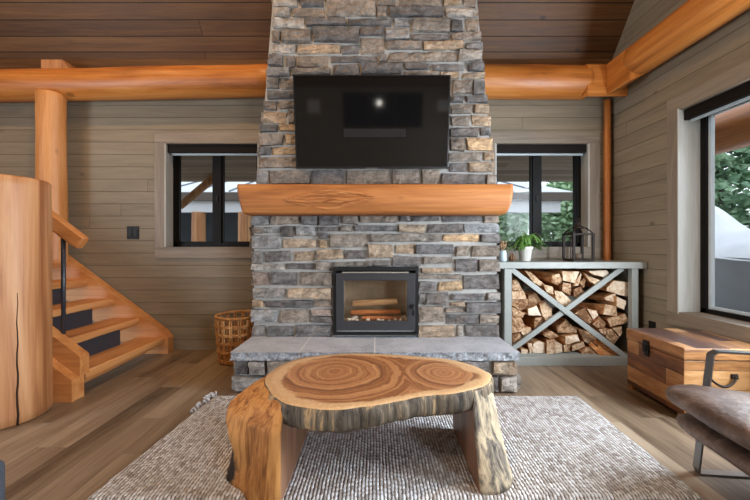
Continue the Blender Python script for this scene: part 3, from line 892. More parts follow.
for i in range(3):
    xa, xb = J[i] + (.005 if i else 0), J[i + 1] - (.005 if i < 2 else 0)
    m = MB(); nx = max(8, int((xb - xa) / .022)); top = []; mid = []; bot = []; inn = []
    per = []
    for k in range(nx + 1): per.append((xa + (xb - xa) * k / nx, DS))
    if i == 2:
        for k in range(1, 24): per.append((xb, DS + (3.36 - DS) * k / 23))
        per += [(xa, 3.36)]
    elif i == 0:
        per += [(xb, 3.36)] + [(xa, 3.36 - (3.36 - DS) * k / 23) for k in range(0, 23)]
    else: per += [(xb, 3.36), (xa, 3.36)]
    def rough(x, y, z, a):
        isfront = abs(y - DS) < 1e-6 or (i == 2 and abs(x - xb) < 1e-6) or (i == 0 and abs(x - xa) < 1e-6)
        if not isfront: return (x, y, z)
        q = Vector((x * 30, y * 30, z * 40)); d = a * (.5 + mnoise.noise(q)) 
        return (x + (d if i == 0 and abs(x - xa) < 1e-6 else 0) - (d if i == 2 and abs(x - xb) < 1e-6 else 0), y + (d if abs(y - DS) < 1e-6 else 0), z)
    lv = [(.264, .014), (.28, .014), (.30, .016), (.32, .012), (.3295, .004)]
    R = [[m.v(rough(x, y, z, a)) for x, y in per] for z, a in lv]
    m.mi = 1
    for A, B in zip(R, R[1:]):
        for k in range(len(per)): m.face([A[k], A[(k + 1) % len(per)], B[(k + 1) % len(per)], B[k]])
    m.face(R[0][::-1]); m.mi = 0; m.face(R[-1])
    m.build('hearth_slab', [M['slab'], M['slab_edge']], he)

# mantel: half log with a carved bark pocket
t = thing('mantel_shelf', 'thick orange half-log mantel with carved bark scar below the television', 'mantel', (-.02, 3.2, 1.45))
m = MB(); ym = 3.09
xa, xb = X_(237, ym), X_(513, ym)
sec = [(3.37, 1.448), (3.20, 1.448), (3.125, 1.455), (3.098, 1.478), (3.086, 1.54), (3.082, 1.64), (3.09, 1.69), (3.105, 1.706), (3.37, 1.706)]
rings = []
N = 110
for i in range(N + 1):
    f_ = i / N; r = []
    for k, (yy, zz) in enumerate(sec):
        # the ends are cut on a slant, wider at the top
        hh = (zz - 1.448) / .258
        lo = xa + .045 * (1 - hh) ** 1.4; hi = xb - .055 * (1 - hh) ** 3
        x = lo + (hi - lo) * f_
        d = 0
        if 1 < k < 7:
            d += .006 * mnoise.noise(Vector((x * 2.2, zz * 6, 3)))
        r.append(m.v((x, yy + d, zz)))
    rings.append(r)
for A, B in zip(rings, rings[1:]):
    for k in range(len(sec)): m.face([A[k], A[(k + 1) % len(sec)], B[(k + 1) % len(sec)], B[k]], True)
m.face(rings[0]); m.face(rings[-1][::-1])
o = m.build('mantel_log', M['mantel'], t)
o.data.attributes.new
m = MB()
# raised scar of interlaced grain strands
rs = random.Random(3); cx, cz = X_(330, ym), 1.575
for i in range(64):
    s0 = rs.uniform(-1, .5); s1 = min(1., s0 + rs.uniform(.25, .7)); lane = rs.uniform(-1, 1); pts = []; rr = []
    for k in range(11):
        s_ = s0 + (s1 - s0) * k / 10; env = max(0., 1 - abs(s_) ** 1.3)
        zz = cz + lane * env * .088 + .010 * mnoise.noise(Vector((s_ * 2.2, i * 1.7, 0))) + .012 * s_
        x = cx + s_ * .40
        yy = 3.083 - .004 + .005 * mnoise.noise(Vector((x * 2.2, zz * 6, 3)))
        if zz < 1.55: yy += (1.55 - zz) * .25
        pts.append((x, yy, zz)); rr.append(.0015 + .0100 * math.sin(PI * k / 10) * (.5 + .5 * (i % 3) / 2))
    m.tube(pts, rr, 6)
M['scar'] = wood('carved_scar', lin(120, 68, 32), lin(166, 104, 54), lin(192, 132, 80), 'X', 2, 40, .5, 0, .3)
m.build('bark_scar', M['scar'], t)

# television, tilted down
t = thing('television', 'large wall-mounted flat screen television on the stone above the mantel', 'television', (-.02, 3.3, 2.3))
pT = [P(294, 168 + .5, 3.30), P(448.5, 168 + .5, 3.30)]
bl, br = Vector((-.74, 3.295, 1.88)), Vector((.648, 3.295, 1.88))
tl, tr = Vector((-.74, 3.165, 2.676)), Vector((.648, 3.165, 2.676))
up = (tl - bl).normalized(); nf = Vector((1, 0, 0)).cross(up).normalized()
if nf.y > 0: nf = -nf
H = (tl - bl).length; W = br.x - bl.x
def tv(u, v, d): return bl + Vector((u * W, 0, 0)) + up * (v * H) + nf * d
def tvbox(u0, u1, v0, v1, d0, d1): return [tv(u0, v0, d1), tv(u1, v0, d1), tv(u1, v0, d0), tv(u0, v0, d0), tv(u0, v1, d1), tv(u1, v1, d1), tv(u1, v1, d0), tv(u0, v1, d0)]
MB().hexa(tvbox(0, 1, 0, 1, -.012, -.04)).hexa(tvbox(.15, .85, .1, .75, -.03, -.062)).build('back_panel', M['black'], t)
m = MB(); b = .008
m.hexa(tvbox(0, 1, 0, .022, -.012, .004)).hexa(tvbox(0, 1, .988, 1, -.012, .004)).hexa(tvbox(0, b, .022, .988, -.012, .004)).hexa(tvbox(1 - b, 1, .022, .988, -.012, .004))
m.build('bezel', plain('tv_bezel', lin(24, 23, 23), .3), t)
MB().hexa(tvbox(b, 1 - b, .022, .988, -.012, .0)).build('screen', M['screen'], t)
MB().hexa(tvbox(.46, .54, -.0, .010, .004, .007)).build('logo_plate', M['steel'], t)
MB().hexa([(-.3, 3.24, 2.15), (.26, 3.24, 2.15), (.26, 3.345, 2.15), (-.3, 3.345, 2.15), (-.3, 3.235, 2.4), (.26, 3.235, 2.4), (.26, 3.345, 2.4), (-.3, 3.345, 2.4)]).build('wall_bracket', M['black'], t)

# fireplace insert
t = thing('fireplace_insert', 'black glass-door wood fireplace insert set in the stone chimney', 'fireplace', (0, 3.33, hz))
q = lambda px, py: (X_(px, 3.32), Z_(py, 3.32))
ox0, oz1 = q(333, 266.8); ox1, oz0 = q(418.5, 334.5)
oz0 = max(oz0, .333)
m = MB()
m.rbox(ox0, ox1, 3.30, 3.385, oz1 - .035, oz1, .003)
dx0, dz1 = q(336, 272); dx1, dz0 = q(415.5, 330)
m.rbox(ox0, dx0, 3.32, 3.385, oz0, oz1 - .035, .003).rbox(dx1, ox1, 3.32, 3.385, oz0, oz1 - .035, .003)
m.build('surround', M['black'], t)
M['door_black'] = plain('stove_door', lin(52, 52, 55), .42, .2, .05)
gx0, gz1 = q(344, 280.3); gx1, gz0 = q(407, 320.7)
door = MB()
door.rbox(dx0 + .003, dx1 - .003, 3.30, 3.335, gz1, dz1 - .01, .004).rbox(dx0 + .003, dx1 - .003, 3.30, 3.335, dz0 + .002, gz0, .004).rbox(dx0 + .003, gx0, 3.30, 3.335, gz0 - .004, gz1 + .004, .004).rbox(gx1, dx1 - .003, 3.30, 3.335, gz0 - .004, gz1 + .004, .004)
door = door.build('door', M['door_black'], t)
MB().box(gx0 - .003, gx1 + .003, 3.322, 3.326, gz0 - .003, gz1 + .003).build('glass_pane', glass('stove_glass', (.97, .95, .92, 1), .7), door)
hx, hz_ = q(412.5, 306)
MB().rbox(hx - .022, hx + .012, 3.275, 3.302, hz_ - .018, hz_ + .022, .005).tube([(hx, 3.27, hz_ + .02), (hx + .004, 3.26, hz_ - .03), (hx + .002, 3.27, hz_ - .075)], .009, 8).build('handle', M['black'], door)
MB().rbox(ox0 + .004, ox1 - .004, 3.29, 3.385, oz0, oz0 + .014, .003).build('ash_lip', M['black'], t)
m = MB(); zb = dz0 - .0
gx0b, gx1b = gx0 - .02, gx1 + .02
for c in ((gx0b, gx1b, 3.76, 3.78, gz0 - .02, gz1 + .06), (gx0b - .015, gx0b, 3.345, 3.78, gz0 - .02, gz1 + .06), (gx1b, gx1b + .015, 3.345, 3.78, gz0 - .02, gz1 + .06), (gx0b, gx1b, 3.345, 3.78, gz0 - .035, gz0 - .02), (gx0b, gx1b, 3.345, 3.78, gz1 + .06, gz1 + .075)): m.box(*c)
m.build('firebox', M['firebrick'], t)
m = MB(); rs = random.Random(5)
for i in range(26):
    x = rs.uniform(gx0, gx1); y = rs.uniform(3.38, 3.5); s = rs.uniform(.012, .028)
    bm = bmesh.new(); bmesh.ops.create_icosphere(bm, subdivisions=1, radius=s)
    for v in bm.verts: v.co = Vector((x, y, gz0 - .02 + s * .5)) + v.co * rs.uniform(.75, 1.2)
    m.merge(bm)
tag(m.build('ash_bed', M['ash'], t), kind='stuff')


def split_log(name, poly, Yf, back, label, cat='firewood', group=None, mats=None, deep=.34, shrink=1.05, kd=False):
    """a split log: end polygon (pixels) on the plane Yf, its far end shifted by back (dx,dz metres)"""
    pts = [P(px, py, Yf) for px, py in poly]; c = sum(pts, Vector()) / len(pts)
    rs = random.Random(hash(tuple(poly[0])) % 9999)
    ring = []
    n = len(pts)
    for i in range(n):                                     # a few points per side make the split face uneven
        a, b = pts[i], pts[(i + 1) % n]
        for k in range(3):
            p_ = a.lerp(b, k / 3)
            s_ = (.004 if k else .001)
            ring.append(c + (p_ - c) * shrink + Vector((rs.uniform(-s_, s_), 0, rs.uniform(-s_, s_))))
    m = MB(); loops = []
    for j, f_ in enumerate((0, .02, .3, .6, 1.)):
        L = []
        for i, p_ in enumerate(ring):
            d = p_ - c; s_ = .965 if j == 0 else 1 - .06 * f_
            q_ = c + d * s_ + Vector((back[0] * f_, deep * f_, back[1] * f_)) + Vector((0, rs.uniform(-.006, .006) if j == 0 else 0, 0))
            if j > 1: q_ += d.normalized() * .006 * mnoise.noise(Vector((i * .9, f_ * 4, poly[0][0]))) if d.length > 1e-4 else Vector()
            L.append(m.v(q_))
        loops.append(L)
    K = len(ring)
    for A, B in zip(loops, loops[1:]):
        for i in range(K): m.face([A[i], A[(i + 1) % K], B[(i + 1) % K], B[i]])
    m.mi = 1
    cv = m.v(c + Vector((0, -.004, 0)))
    for i in range(K): m.face([loops[0][i], cv, loops[0][(i + 1) % K]])
    m.face(loops[-1])
    o = m.build(name, mats or [M['log_side'], M['log_end']])
    return tag(o, label, cat, group)


# logs laid in the firebox
def hlog(p0, p1, r, label, mat, sq=.8):
    p0, p1 = Vector(p0), Vector(p1); m = MB(); rings = []
    for j in range(9):
        f_ = j / 8; c = p0.lerp(p1, f_); ring = []
        for k in range(12):
            an = k * PI / 6; rr = r * (1 + .12 * mnoise.noise(Vector((math.cos(an) * 1.5, math.sin(an) * 1.5, f_ * 3 + p0.z * 9)))) * (1.0 - .12 * (j in (0, 8)))
            ring.append(m.v(c + Vector((0, math.cos(an) * rr, math.sin(an) * rr * sq))))
        rings.append(ring)
    for A, B in zip(rings, rings[1:]):
        for k in range(12): m.face([A[k], A[(k + 1) % 12], B[(k + 1) % 12], B[k]])
    m.face(rings[0][::-1]); m.face(rings[-1])
    return tag(m.build('firewood', mat), label, 'firewood', 'logs laid in the fireplace')


M['birch'] = wood('pale_log_x', lin(150, 112, 76), lin(190, 152, 110), lin(214, 182, 144), 'X', 2, 24, .8, 0, .4)
M['redlog'] = wood('red_log_x', lin(122, 66, 34), lin(172, 104, 58), lin(198, 136, 84), 'X', 2, 24, .8, 0, .4)
q = lambda px, py, Y: P(px, py, Y)
hlog(q(353, 303.5, 3.47), q(397, 301, 3.47), .036, 'pale split log lying on top in the fireplace', M['birch'])
hlog(q(351, 312.5, 3.46), q(400, 311.5, 3.5), .03, 'reddish split log lying beneath the pale one in the fireplace', M['redlog'])
hlog(q(362, 317.8, 3.43), q(400, 318, 3.45), .022, 'thin reddish stick lying lowest in the fireplace', M['redlog'])

# ------------------------------------------------------------------ firewood rack
YB = 3.52
t = thing('firewood_rack', 'grey-green open rack with X brace holding split firewood by the window', 'rack', (1.9, 3.78, 0))
bxl, bxr = X_(504.5, YB), X_(638.5, YB)
zt0, zt1 = Z_(268.5, YB), Z_(262, YB)
MB().rbox(X_(498, YB - .02), 2.632, YB - .02, 4.035, zt0, zt1, .006).build('top_board', M['box'], t)
m = MB().rbox(bxl, bxl + .072, YB, YB + .06, .0, zt0, .004).build('post', M['box'], t)
MB().rbox(bxr - .062, bxr, YB, YB + .06, .0, zt0, .004).build('post', M['box'], t)
MB().box(bxl, bxl + .02, YB + .06, 4.03, .0, zt0).build('side_panel', M['box_in'], t)
MB().box(bxr - .02, bxr, YB + .06, 4.03, .0, zt0).build('side_panel', M['box_in'], t)
MB().box(bxl + .02, bxr - .02, 4.01, 4.03, .1, zt0).build('back_panel', M['box_in'], t)
MB().rbox(bxl - .03, bxr + .0, YB - .006, YB + .06, .0, .088, .004).build('bottom_rail', M['box'], t)
MB().box(bxl + .02, bxr - .02, YB + .06, 4.01, .06, .098).build('bottom_shelf', M['box'], t)
def brace(pa, pb, y0):
    a, b = P(*pa, YB), P(*pb, YB); d = (b - a).normalized(); n_ = Vector((-d.z, 0, d.x)) * .024
    c = [a - n_, b - n_, b + n_, a + n_]
    return MB().prism([Vector((v.x, y0, v.z)) for v in c], (0, .022, 0)).build('cross_brace', M['box'], t)
brace((512, 269.5), (628, 358.5), YB + .002)
brace((513, 350.5), (624.5, 268.5), YB + .026)

W = [
 ([(512.4, 280.8), (517, 279.6), (523, 290.4), (512.4, 290.4)], (0, 0), 'wedge of split firewood, topmost at the left post of the rack'),
 ([(512.4, 291), (524, 291), (527, 299), (512.4, 299.3)], (0, 0), 'flat split log, second from top against the left post'),
 ([(512.4, 299.8), (528, 299.3), (527.5, 306.3), (521, 311), (512.4, 305.5)], (0, 0), 'broad split log, third from top against the left post'),
 ([(528.4, 294.5), (536, 293.4), (541.8, 302), (528.6, 306.6)], (-.02, 0), 'pale curved log under the upper left brace, beside the left stack'),
 ([(527.8, 309), (536.5, 305.5), (541, 315.6), (529, 315.2)], (-.03, 0), 'grey-barked log in the middle of the left gap'),
 ([(539.6, 303.8), (546, 302.4), (551.5, 309), (552.5, 320), (547.5, 322.5), (542, 315)], (.0, 0), 'white-ended chunky log nearest the brace crossing, in the left gap'),
 ([(512.4, 307), (521, 311.5), (526, 313.5), (521, 319), (512.4, 315)], (0, 0), 'slanted split log, fourth from top against the left post'),
 ([(534.8, 318.6), (543, 316), (544.8, 324), (534.5, 328)], (-.07, -.005), 'pale-ended orange log just above the lower left brace'),
 ([(512.4, 316), (522, 319.5), (524.5, 325.6), (521, 331.6), (512.4, 333)], (0, 0), 'grey-brown log, fifth from top against the left post'),
 ([(521.6, 328.2), (531, 327.6), (532, 331), (524.4, 336.4), (521.4, 333.4)], (-.02, 0), 'short log resting on the lower left brace'),
 ([(512.4, 334.2), (519.6, 333), (524.5, 339), (514, 346), (512.4, 345)], (0, 0), 'lowest log against the left post of the rack'),
 ([(525, 271), (530, 272), (544, 284), (540, 286), (533, 282)], (-.03, .02), 'long bark-edged strip lying above the upper left brace'),
 ([(552.5, 274.8), (559.7, 274), (562, 281.5), (557.4, 285), (552.5, 282)], (-.16, .04), 'square pale-ended orange log high in the top gap, left half'),
 ([(543.5, 284.5), (552.5, 287), (553.5, 294.5), (546, 291.5)], (-.08, .03), 'brown log touching the upper left brace in the top gap'),
 ([(563.5, 283), (571, 283.5), (570.5, 295), (562, 290.5)], (-.09, -.02), 'white-ended log in the centre of the top gap'),
 ([(555, 291), (562, 292), (571, 300.5), (569, 307), (562, 305), (556, 299)], (-.05, .02), 'rust-brown log right above the brace crossing'),
 ([(562, 271), (579, 271.5), (575, 283), (563, 280.5)], (0, 0), 'dark brown log up under the top board of the rack'),
 ([(573.4, 286), (580.4, 273), (581.6, 274.5), (578.4, 285.5)], (0, 0), 'thin upright pale sliver in the middle of the top gap'),
 ([(579.4, 283), (583.5, 278), (586, 280), (583.6, 288)], (0, 0), 'small leaning brown split beside the thin pale sliver'),
 ([(573.4, 290), (580.6, 287), (584.8, 294.6), (579.4, 298), (574, 296.4)], (-.01, 0), 'blocky white-ended log just above the right arm of the brace'),
 ([(583, 272.4), (589, 276), (603.5, 281), (598, 285.5), (590, 281.5)], (-.05, .03), 'large orange-barked log across the top gap, right half'),
 ([(589, 271), (607, 270.4), (608.8, 273), (607, 277.5), (595, 275)], (0, 0), 'splintered pale log on top at the right under the board'),
 ([(607, 288), (614, 281), (631, 282.5), (634, 296), (625, 296), (607, 291)], (-.05, .02), 'big triangular log, topmost in the right gap'),
 ([(604.6, 297), (615.4, 293.6), (616, 302.6), (606, 300.2)], (-.07, -.02), 'pale-ended log, second from top in the right gap'),
 ([(616.8, 296.5), (626, 301), (624, 309.5), (616.8, 306)], (-.02, 0), 'dark brown log at the right post, under the triangular log'),
 ([(605.5, 304.2), (616.6, 307), (616.6, 316), (603.5, 314)], (-.11, -.03), 'square cream-ended log in the middle of the right gap'),
 ([(575, 313.6), (585, 308), (592.4, 320.6), (589, 324)], (-.02, 0), 'pale log beside the brace crossing, in the right gap'),
 ([(587.4, 309), (597, 311), (598.4, 316.6), (594, 320.4)], (0, 0), 'greyish log behind the cream-ended square log'),
 ([(592.4, 324), (599.8, 317), (605.6, 323), (604.6, 327), (597, 328.4)], (0, 0), 'five-sided brown log just over the lower right brace'),
 ([(607, 319), (625, 314), (628.6, 318.4), (626.8, 323), (610.6, 326.6)], (0, 0), 'long tan log lying across the right gap'),
 ([(612.4, 328), (621.4, 326.8), (622, 333), (619.8, 336.4)], (0, 0), 'bright orange wedge near the right post'),
 ([(606.4, 330), (611.6, 329), (618.6, 337.4), (614, 344.5), (606.4, 337.4)], (0, 0), 'dark brown wedge against the lower right brace'),
 ([(598.8, 329.4), (606.4, 328), (605.6, 335), (601, 333)], (0, 0), 'small grey split touching the lower right brace'),
 ([(521.6, 349.4), (527.6, 350), (527, 355), (521, 354.4)], (0, 0), 'smallest chunk in the bottom left corner of the rack'),
 ([(528, 343.6), (532, 343), (533, 351), (529.8, 355.4)], (0, 0), 'thin white-barked birch split in the bottom row'),
 ([(533.4, 344), (539, 341.2), (546.4, 344), (546, 355), (533.4, 355)], (0, 0), 'left of two big square logs in the bottom row'),
 ([(547, 340), (555, 339.6), (555, 353.4), (546.8, 354.4)], (0, 0), 'right of two big square logs in the bottom row'),
 ([(555.6, 341.4), (562, 344.8), (562.7, 352), (555.6, 353)], (0, 0), 'narrow pale log right of the big square pair'),
 ([(543.6, 332.8), (551.4, 331), (558.4, 336.4), (550, 338.8), (544, 336)], (-.02, 0), 'orange wedge lying on the big square logs'),
 ([(557.2, 327), (566, 319.4), (570, 324), (576.4, 329), (576.8, 332.8), (558, 332.4)], (0, 0), 'large pale triangular log directly below the brace crossing'),
 ([(565, 336.4), (578, 335), (579.4, 341), (566, 344.6)], (-.06, .0), 'flat pale log under the triangular one, bottom gap'),
 ([(563.4, 345.4), (570.4, 345.2), (570, 352), (564, 352)], (0, 0), 'small square chunk in the middle of the bottom row'),
 ([(571.8, 346), (583, 341.6), (585, 347), (572.4, 351)], (0, 0), 'dark split log in the middle of the bottom row'),
 ([(578.4, 329.6), (588, 331.6), (596, 338), (590, 345), (583.6, 340.6)], (0, 0), 'large grey-faced log leaning on the lower right brace'),
 ([(580.6, 351), (586, 347.6), (594, 347), (597.2, 352), (595.6, 355), (582, 354.4)], (0, 0), 'low tan log at the bottom next to the kindling'),
]
for i, (poly, bk, lab) in enumerate(W):
    poly = [(min(a_, 628.5), b_) for a_, b_ in poly]
    split_log('firewood', poly, 3.585 + .012 * (i % 4), bk, lab, 'firewood', 'split firewood in the rack', deep=.33 if i != 16 else .3)
KD = [(592, 344.5, 603, 356.5, 'pale kindling stick leaning beside the low tan log'), (596, 341.5, 606, 347.5, 'uppermost orange kindling stick at the lower right brace'), (598, 347, 608, 354, 'orange kindling stick in the middle of the kindling bundle'),
      (602, 346, 613, 351, 'short kindling stick just under the lower right brace'), (606, 352, 615, 357, 'lower kindling stick in the right of the bundle'), (611, 349.5, 621, 355.5, 'kindling stick nearest the bottom right corner'), (603, 355, 612, 358, 'lowest kindling stick lying on the rack floor')]
for i, (a, b, c_, d_, lab) in enumerate(KD):
    p0, p1 = P(a, b, 3.571 + .001 * i), P(c_, d_, 3.571 + .001 * i); n_ = Vector((-(p1 - p0).z, 0, (p1 - p0).x)).normalized() * .022
    tag(MB().prism([p0 - n_, p1 - n_ * .7, p1 + n_, p0 + n_ * .8], (0, .03, .006)).build('kindling_stick', M['kindling']), lab, 'kindling', 'kindling in the firewood rack')

# ------------------------------------------------------------------ things on the rack
zt = zt1
yp = 3.72
px_, r_ = X_(525, yp), .075
t = thing('potted_fern', 'small green fern in a white pot on the firewood rack', 'plant', (px_, yp, zt))
MB().lathe([(0, zt), (.048, zt), (.052, zt + .004), (.07, zt + .125), (.078, zt + .128), (.08, zt + .15), (.072, zt + .15), (.066, zt + .128), (0, zt + .125)], px_, yp).build('pot', M['white'], t)
MB().lathe([(0, zt + .126), (.066, zt + .13), (0, zt + .134)], px_, yp, 18).build('soil', M['soil'], t)
rs = random.Random(21)
for k in range(70):
    m = MB(); an = rs.uniform(0, 2 * PI); ln_ = rs.uniform(.08, .24); ht = rs.uniform(.02, .15); pts = []
    for j in range(9):
        f_ = j / 8; r = f_ * ln_; pts.append(Vector((px_ + math.cos(an) * r, yp + math.sin(an) * r * .8, zt + .13 + ht * math.sin(f_ * PI * .78) * 1.2 - .05 * f_ * f_)))
    m.tube(pts, .0016, 5)
    for j in range(1, 9):
        d = (pts[j] - pts[j - 1]).normalized(); sd = d.cross(Vector((0, 0, 1))).normalized()
        for s_ in (-1, 1):
            for h_ in (0, .5):
                p0 = pts[j - 1].lerp(pts[j], h_ + .2); w = .034 * (1.15 - j / 9)
                tip = p0 + sd * s_ * w + d * .014 + Vector((0, 0, rs.uniform(-.008, .008)))
                q1, q2 = p0 + d * .012 + sd * s_ * w * .45, p0 + sd * s_ * w * .45 - d * .008
                m.face([m.v(p0), m.v(q2), m.v(tip), m.v(q1)])
    m.build('frond', M['leaf'], t)
xv, yv = X_(502.8, 3.62), 3.62
t = thing('flower_jar', 'pale blue jar of dried flowers at the left end of the rack', 'jar', (xv, yv, zt))
MB().lathe([(0, zt), (.034, zt), (.037, zt + .01), (.037, zt + .085), (.031, zt + .1), (.033, zt + .112), (.028, zt + .112), (.027, zt + .1), (0, zt + .095)], xv, yv, 22).build('jar_body', plain('pale_blue_glaze', lin(178, 194, 200), .3), t)
M['dried'] = plain('dried_stems', lin(186, 150, 112), .8, 0, 0, 10, .3)
m = MB()
for k in range(15):
    an = rs.uniform(0, 2 * PI); r = rs.uniform(.01, .05); h = rs.uniform(.05, .12); tip = Vector((xv + math.cos(an) * r + .012, yv + math.sin(an) * r, zt + .1 + h))
    m.tube([(xv, yv, zt + .09), tip], .0015, 5)
    bm = bmesh.new(); bmesh.ops.create_icosphere(bm, subdivisions=1, radius=.010)
    for v in bm.verts: v.co = v.co * rs.uniform(.7, 1.2) + tip
    m.merge(bm)
m.build('dried_flowers', M['dried'], t)
tw = MB(); xx = X_(512, 3.66)
for k in range(8):
    an = k * PI / 4
    tw.tube([(xx + .02 * math.cos(an), 3.66 + .02 * math.sin(an), zt + .005), (xx + .026 * math.cos(an), 3.66 + .026 * math.sin(an), zt + .035), (xx + .008 * math.cos(an), 3.66 + .008 * math.sin(an), zt + .068 + .01 * (k % 3))], [.008, .011, .003], 6)
tag(tw.build('pine_cone', plain('cone_brown', lin(112, 80, 54), .8, 0, 0, 10, .3)), 'small brown pine cone between the blue jar and the fern', 'pine cone')

# lantern with its glazed door swung open
M['bronze'] = plain('dark_bronze', lin(38, 29, 23), .6, .1, .05, spec=.25)
yl = 3.74; lx = X_(578, yl); hw = .098
t = thing('lantern', 'dark bronze lantern with open side door at right end of the rack', 'lantern', (lx, yl, zt))
MB().rbox(lx - hw - .008, lx + hw + .008, yl - hw - .008, yl + hw + .008, zt, zt + .02, .004).build('base', M['bronze'], t)
ztp = Z_(233.5, yl)
for sx in (-1, 1):
    for sy in (-1, 1):
        MB().box(lx + sx * hw - .011, lx + sx * hw + .011, yl + sy * hw - .011, yl + sy * hw + .011, zt + .02, ztp).build('corner_post', M['bronze'], t)
m = MB()
for sy in (-1, 1): m.box(lx - hw - .01, lx + hw + .01, yl + sy * hw - .009, yl + sy * hw + .009, ztp - .016, ztp)
for sx in (-1, 1): m.box(lx + sx * hw - .009, lx + sx * hw + .009, yl - hw, yl + hw, ztp - .016, ztp)
m.build('top_frame', M['bronze'], t)
m = MB(); zc_ = Z_(228, yl)
for sx in (-1, 1):
    for sy in (-1, 1): MB().tube([(lx + sx * hw, yl + sy * hw, ztp - .004), (lx + sx * hw * .8, yl + sy * hw * .8, ztp + .025), (lx + sx * hw * .5, yl + sy * hw * .5, zc_)], .008, 6).build('roof_arm', M['bronze'], t)
MB().lathe([(0, zc_ - .005), (.062, zc_ - .005), (.064, zc_ + .004), (.04, zc_ + .02), (.022, zc_ + .026), (.02, zc_ + .045), (.026, zc_ + .05), (.008, zc_ + .06), (0, zc_ + .062)], lx, yl, 20).build('cap', M['bronze'], t)
m = MB(); rg = []
for k in range(16): rg.append((lx + .02 * math.cos(k * PI / 8), yl, zc_ + .075 + .02 * math.sin(k * PI / 8)))
m.tube(rg, .004, 6, closed=True); m.build('hanging_ring', M['bronze'], t)
m = MB(); zd0, zd1 = zt + .03, Z_(237, yl); x0_, x1_ = X_(559.5, yl), X_(567, yl)
ya = yl - hw
hinge = Vector((lx - hw, yl - hw, 0)); dr = Vector((x0_ - (lx - hw), -.12, 0)).normalized() * .15
def bar(a, b, r=.005): m.tube([a, b], r, 6)
A, B = hinge + Vector((0, 0, zd0)), hinge + dr + Vector((0, 0, zd0)); A2, B2 = hinge + Vector((0, 0, zd1)), hinge + dr + Vector((0, 0, zd1))
bar(A, B); bar(A2, B2); bar(A, A2); bar(B, B2)
m.build('lantern_door', M['bronze'], t)
MB().lathe([(0, zt + .02), (.035, zt + .02), (.035, zt + .075), (.02, zt + .08), (0, zt + .078)], lx, yl, 18).build('candle', plain('dark_candle', lin(96, 78, 62), .6), t)

# switch plate and outlet
t = thing('light_switch', 'black double switch plate on the wall between stairs and window', 'light switch', (-2.75, DW, 1.32))
sx0, sx1, sz0, sz1 = X_(127.3, DW), X_(139.2, DW), Z_(239, DW), Z_(226.3, DW)
MB().rbox(sx0, sx1, DW - .008, DW + .001, sz0, sz1, .003).build('plate', M['black'], t)
for k in (.12, .55):
    a = sx0 + (sx1 - sx0) * k; MB().rbox(a, a + (sx1 - sx0) * .33, DW - .013, DW - .006, sz0 + .035, sz1 - .035, .002).build('rocker', plain('switch_rocker', lin(30, 28, 27), .45, spec=.25), t)
t = thing('wall_outlet', 'black wall outlet low on the right wall behind the chest', 'outlet', (XW, 3.47, .4))
MB().rbox(XW - .008, XW + .001, 3.41, 3.49, .34, .45, .003).build('plate', M['black'], t)
MB().rbox(XW - .012, XW - .006, 3.43, 3.47, .355, .39, .002).rbox(XW - .012, XW - .006, 3.43, 3.47, .40, .435, .002).build('sockets', plain('socket_black', lin(20, 20, 20), .4), t)

# ------------------------------------------------------------------ basket
bxc, byc, br_ = -1.415, 3.70, .222
t = thing('wicker_basket', 'tall round openwork rattan basket beside the stone hearth', 'basket', (bxc, byc, 0))
Hb = .475
def rad(z): return br_ * (.86 + .14 * min(1, z / .35))
m = MB()
for k in range(34):
    an = k * 2 * PI / 34 + (.05 if k % 2 else -.05); pts = [(bxc + rad(z) * math.cos(an), byc + rad(z) * math.sin(an), z) for z in (.006, .1, .2, .3, .4, Hb - .01)]
    m.tube(pts, .0075, 6)
m.build('stakes', M['rattan'], t)
m = MB()
for z in (.02, .04, .115, .128, .2, .213, .285, .298, .37, .383):
    for ph in (0, 1):
        pts = []
        for k in range(68):
            an = k * 2 * PI / 68; r = rad(z) + (.008 if (k + ph) % 2 else -.008) ; pts.append((bxc + r * math.cos(an), byc + r * math.sin(an), z + .006 * ph))
        m.tube(pts, .0055, 5, closed=True)
m.build('weavers', M['rattan'], t)
m = MB()
for j in range(3):
    pts = []
    for k in range(72):
        an = k * 2 * PI / 72; ph = an * 18 + j * 2 * PI / 3; r = br_ + .009 * math.cos(ph); pts.append((bxc + r * math.cos(an), byc + r * math.sin(an), Hb - .012 + .009 * math.sin(ph)))
    m.tube(pts, .0075, 6, closed=True)
m.build('rim', M['rattan'], t)
MB().lathe([(0, .004), (.18, .004), (.18, .014), (0, .014)], bxc, byc, 28).build('base', M['rattan'], t)

# ------------------------------------------------------------------ rug
c = [(-1.345, 1.645), (1.515, 1.66), (1.565, 2.80), (-1.262, 2.805)]
m = MB(); NX, NY = 140, 60; G = []
for i in range(NX + 1):
    col = []
    for j in range(NY + 1):
        u, v = i / NX, j / NY
        x = c[0][0] * (1 - u) * (1 - v) + c[1][0] * u * (1 - v) + c[2][0] * u * v + c[3][0] * (1 - u) * v
        y = c[0][1] * (1 - u) * (1 - v) + c[1][1] * u * (1 - v) + c[2][1] * u * v + c[3][1] * (1 - u) * v
        if j in (0, NY): y += .008 * mnoise.noise(Vector((x * 9, v, 0)))
        if i in (0, NX): x += .008 * mnoise.noise(Vector((y * 9, u, 5)))
        z = .014 + .003 * mnoise.noise(Vector((x * 16, y * 16, 0))) + .002 * mnoise.noise(Vector((x * 60, y * 60, 0)))
        if i in (0, NX) or j in (0, NY): z = .002
        col.append(m.v((x, y, z)))
    G.append(col)
for i in range(NX):
    for j in range(NY): m.face([G[i][j], G[i + 1][j], G[i + 1][j + 1], G[i][j + 1]], True)
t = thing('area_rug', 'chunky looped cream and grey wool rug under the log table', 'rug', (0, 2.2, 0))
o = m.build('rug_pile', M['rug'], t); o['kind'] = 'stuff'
m = MB(); rs = random.Random(9)
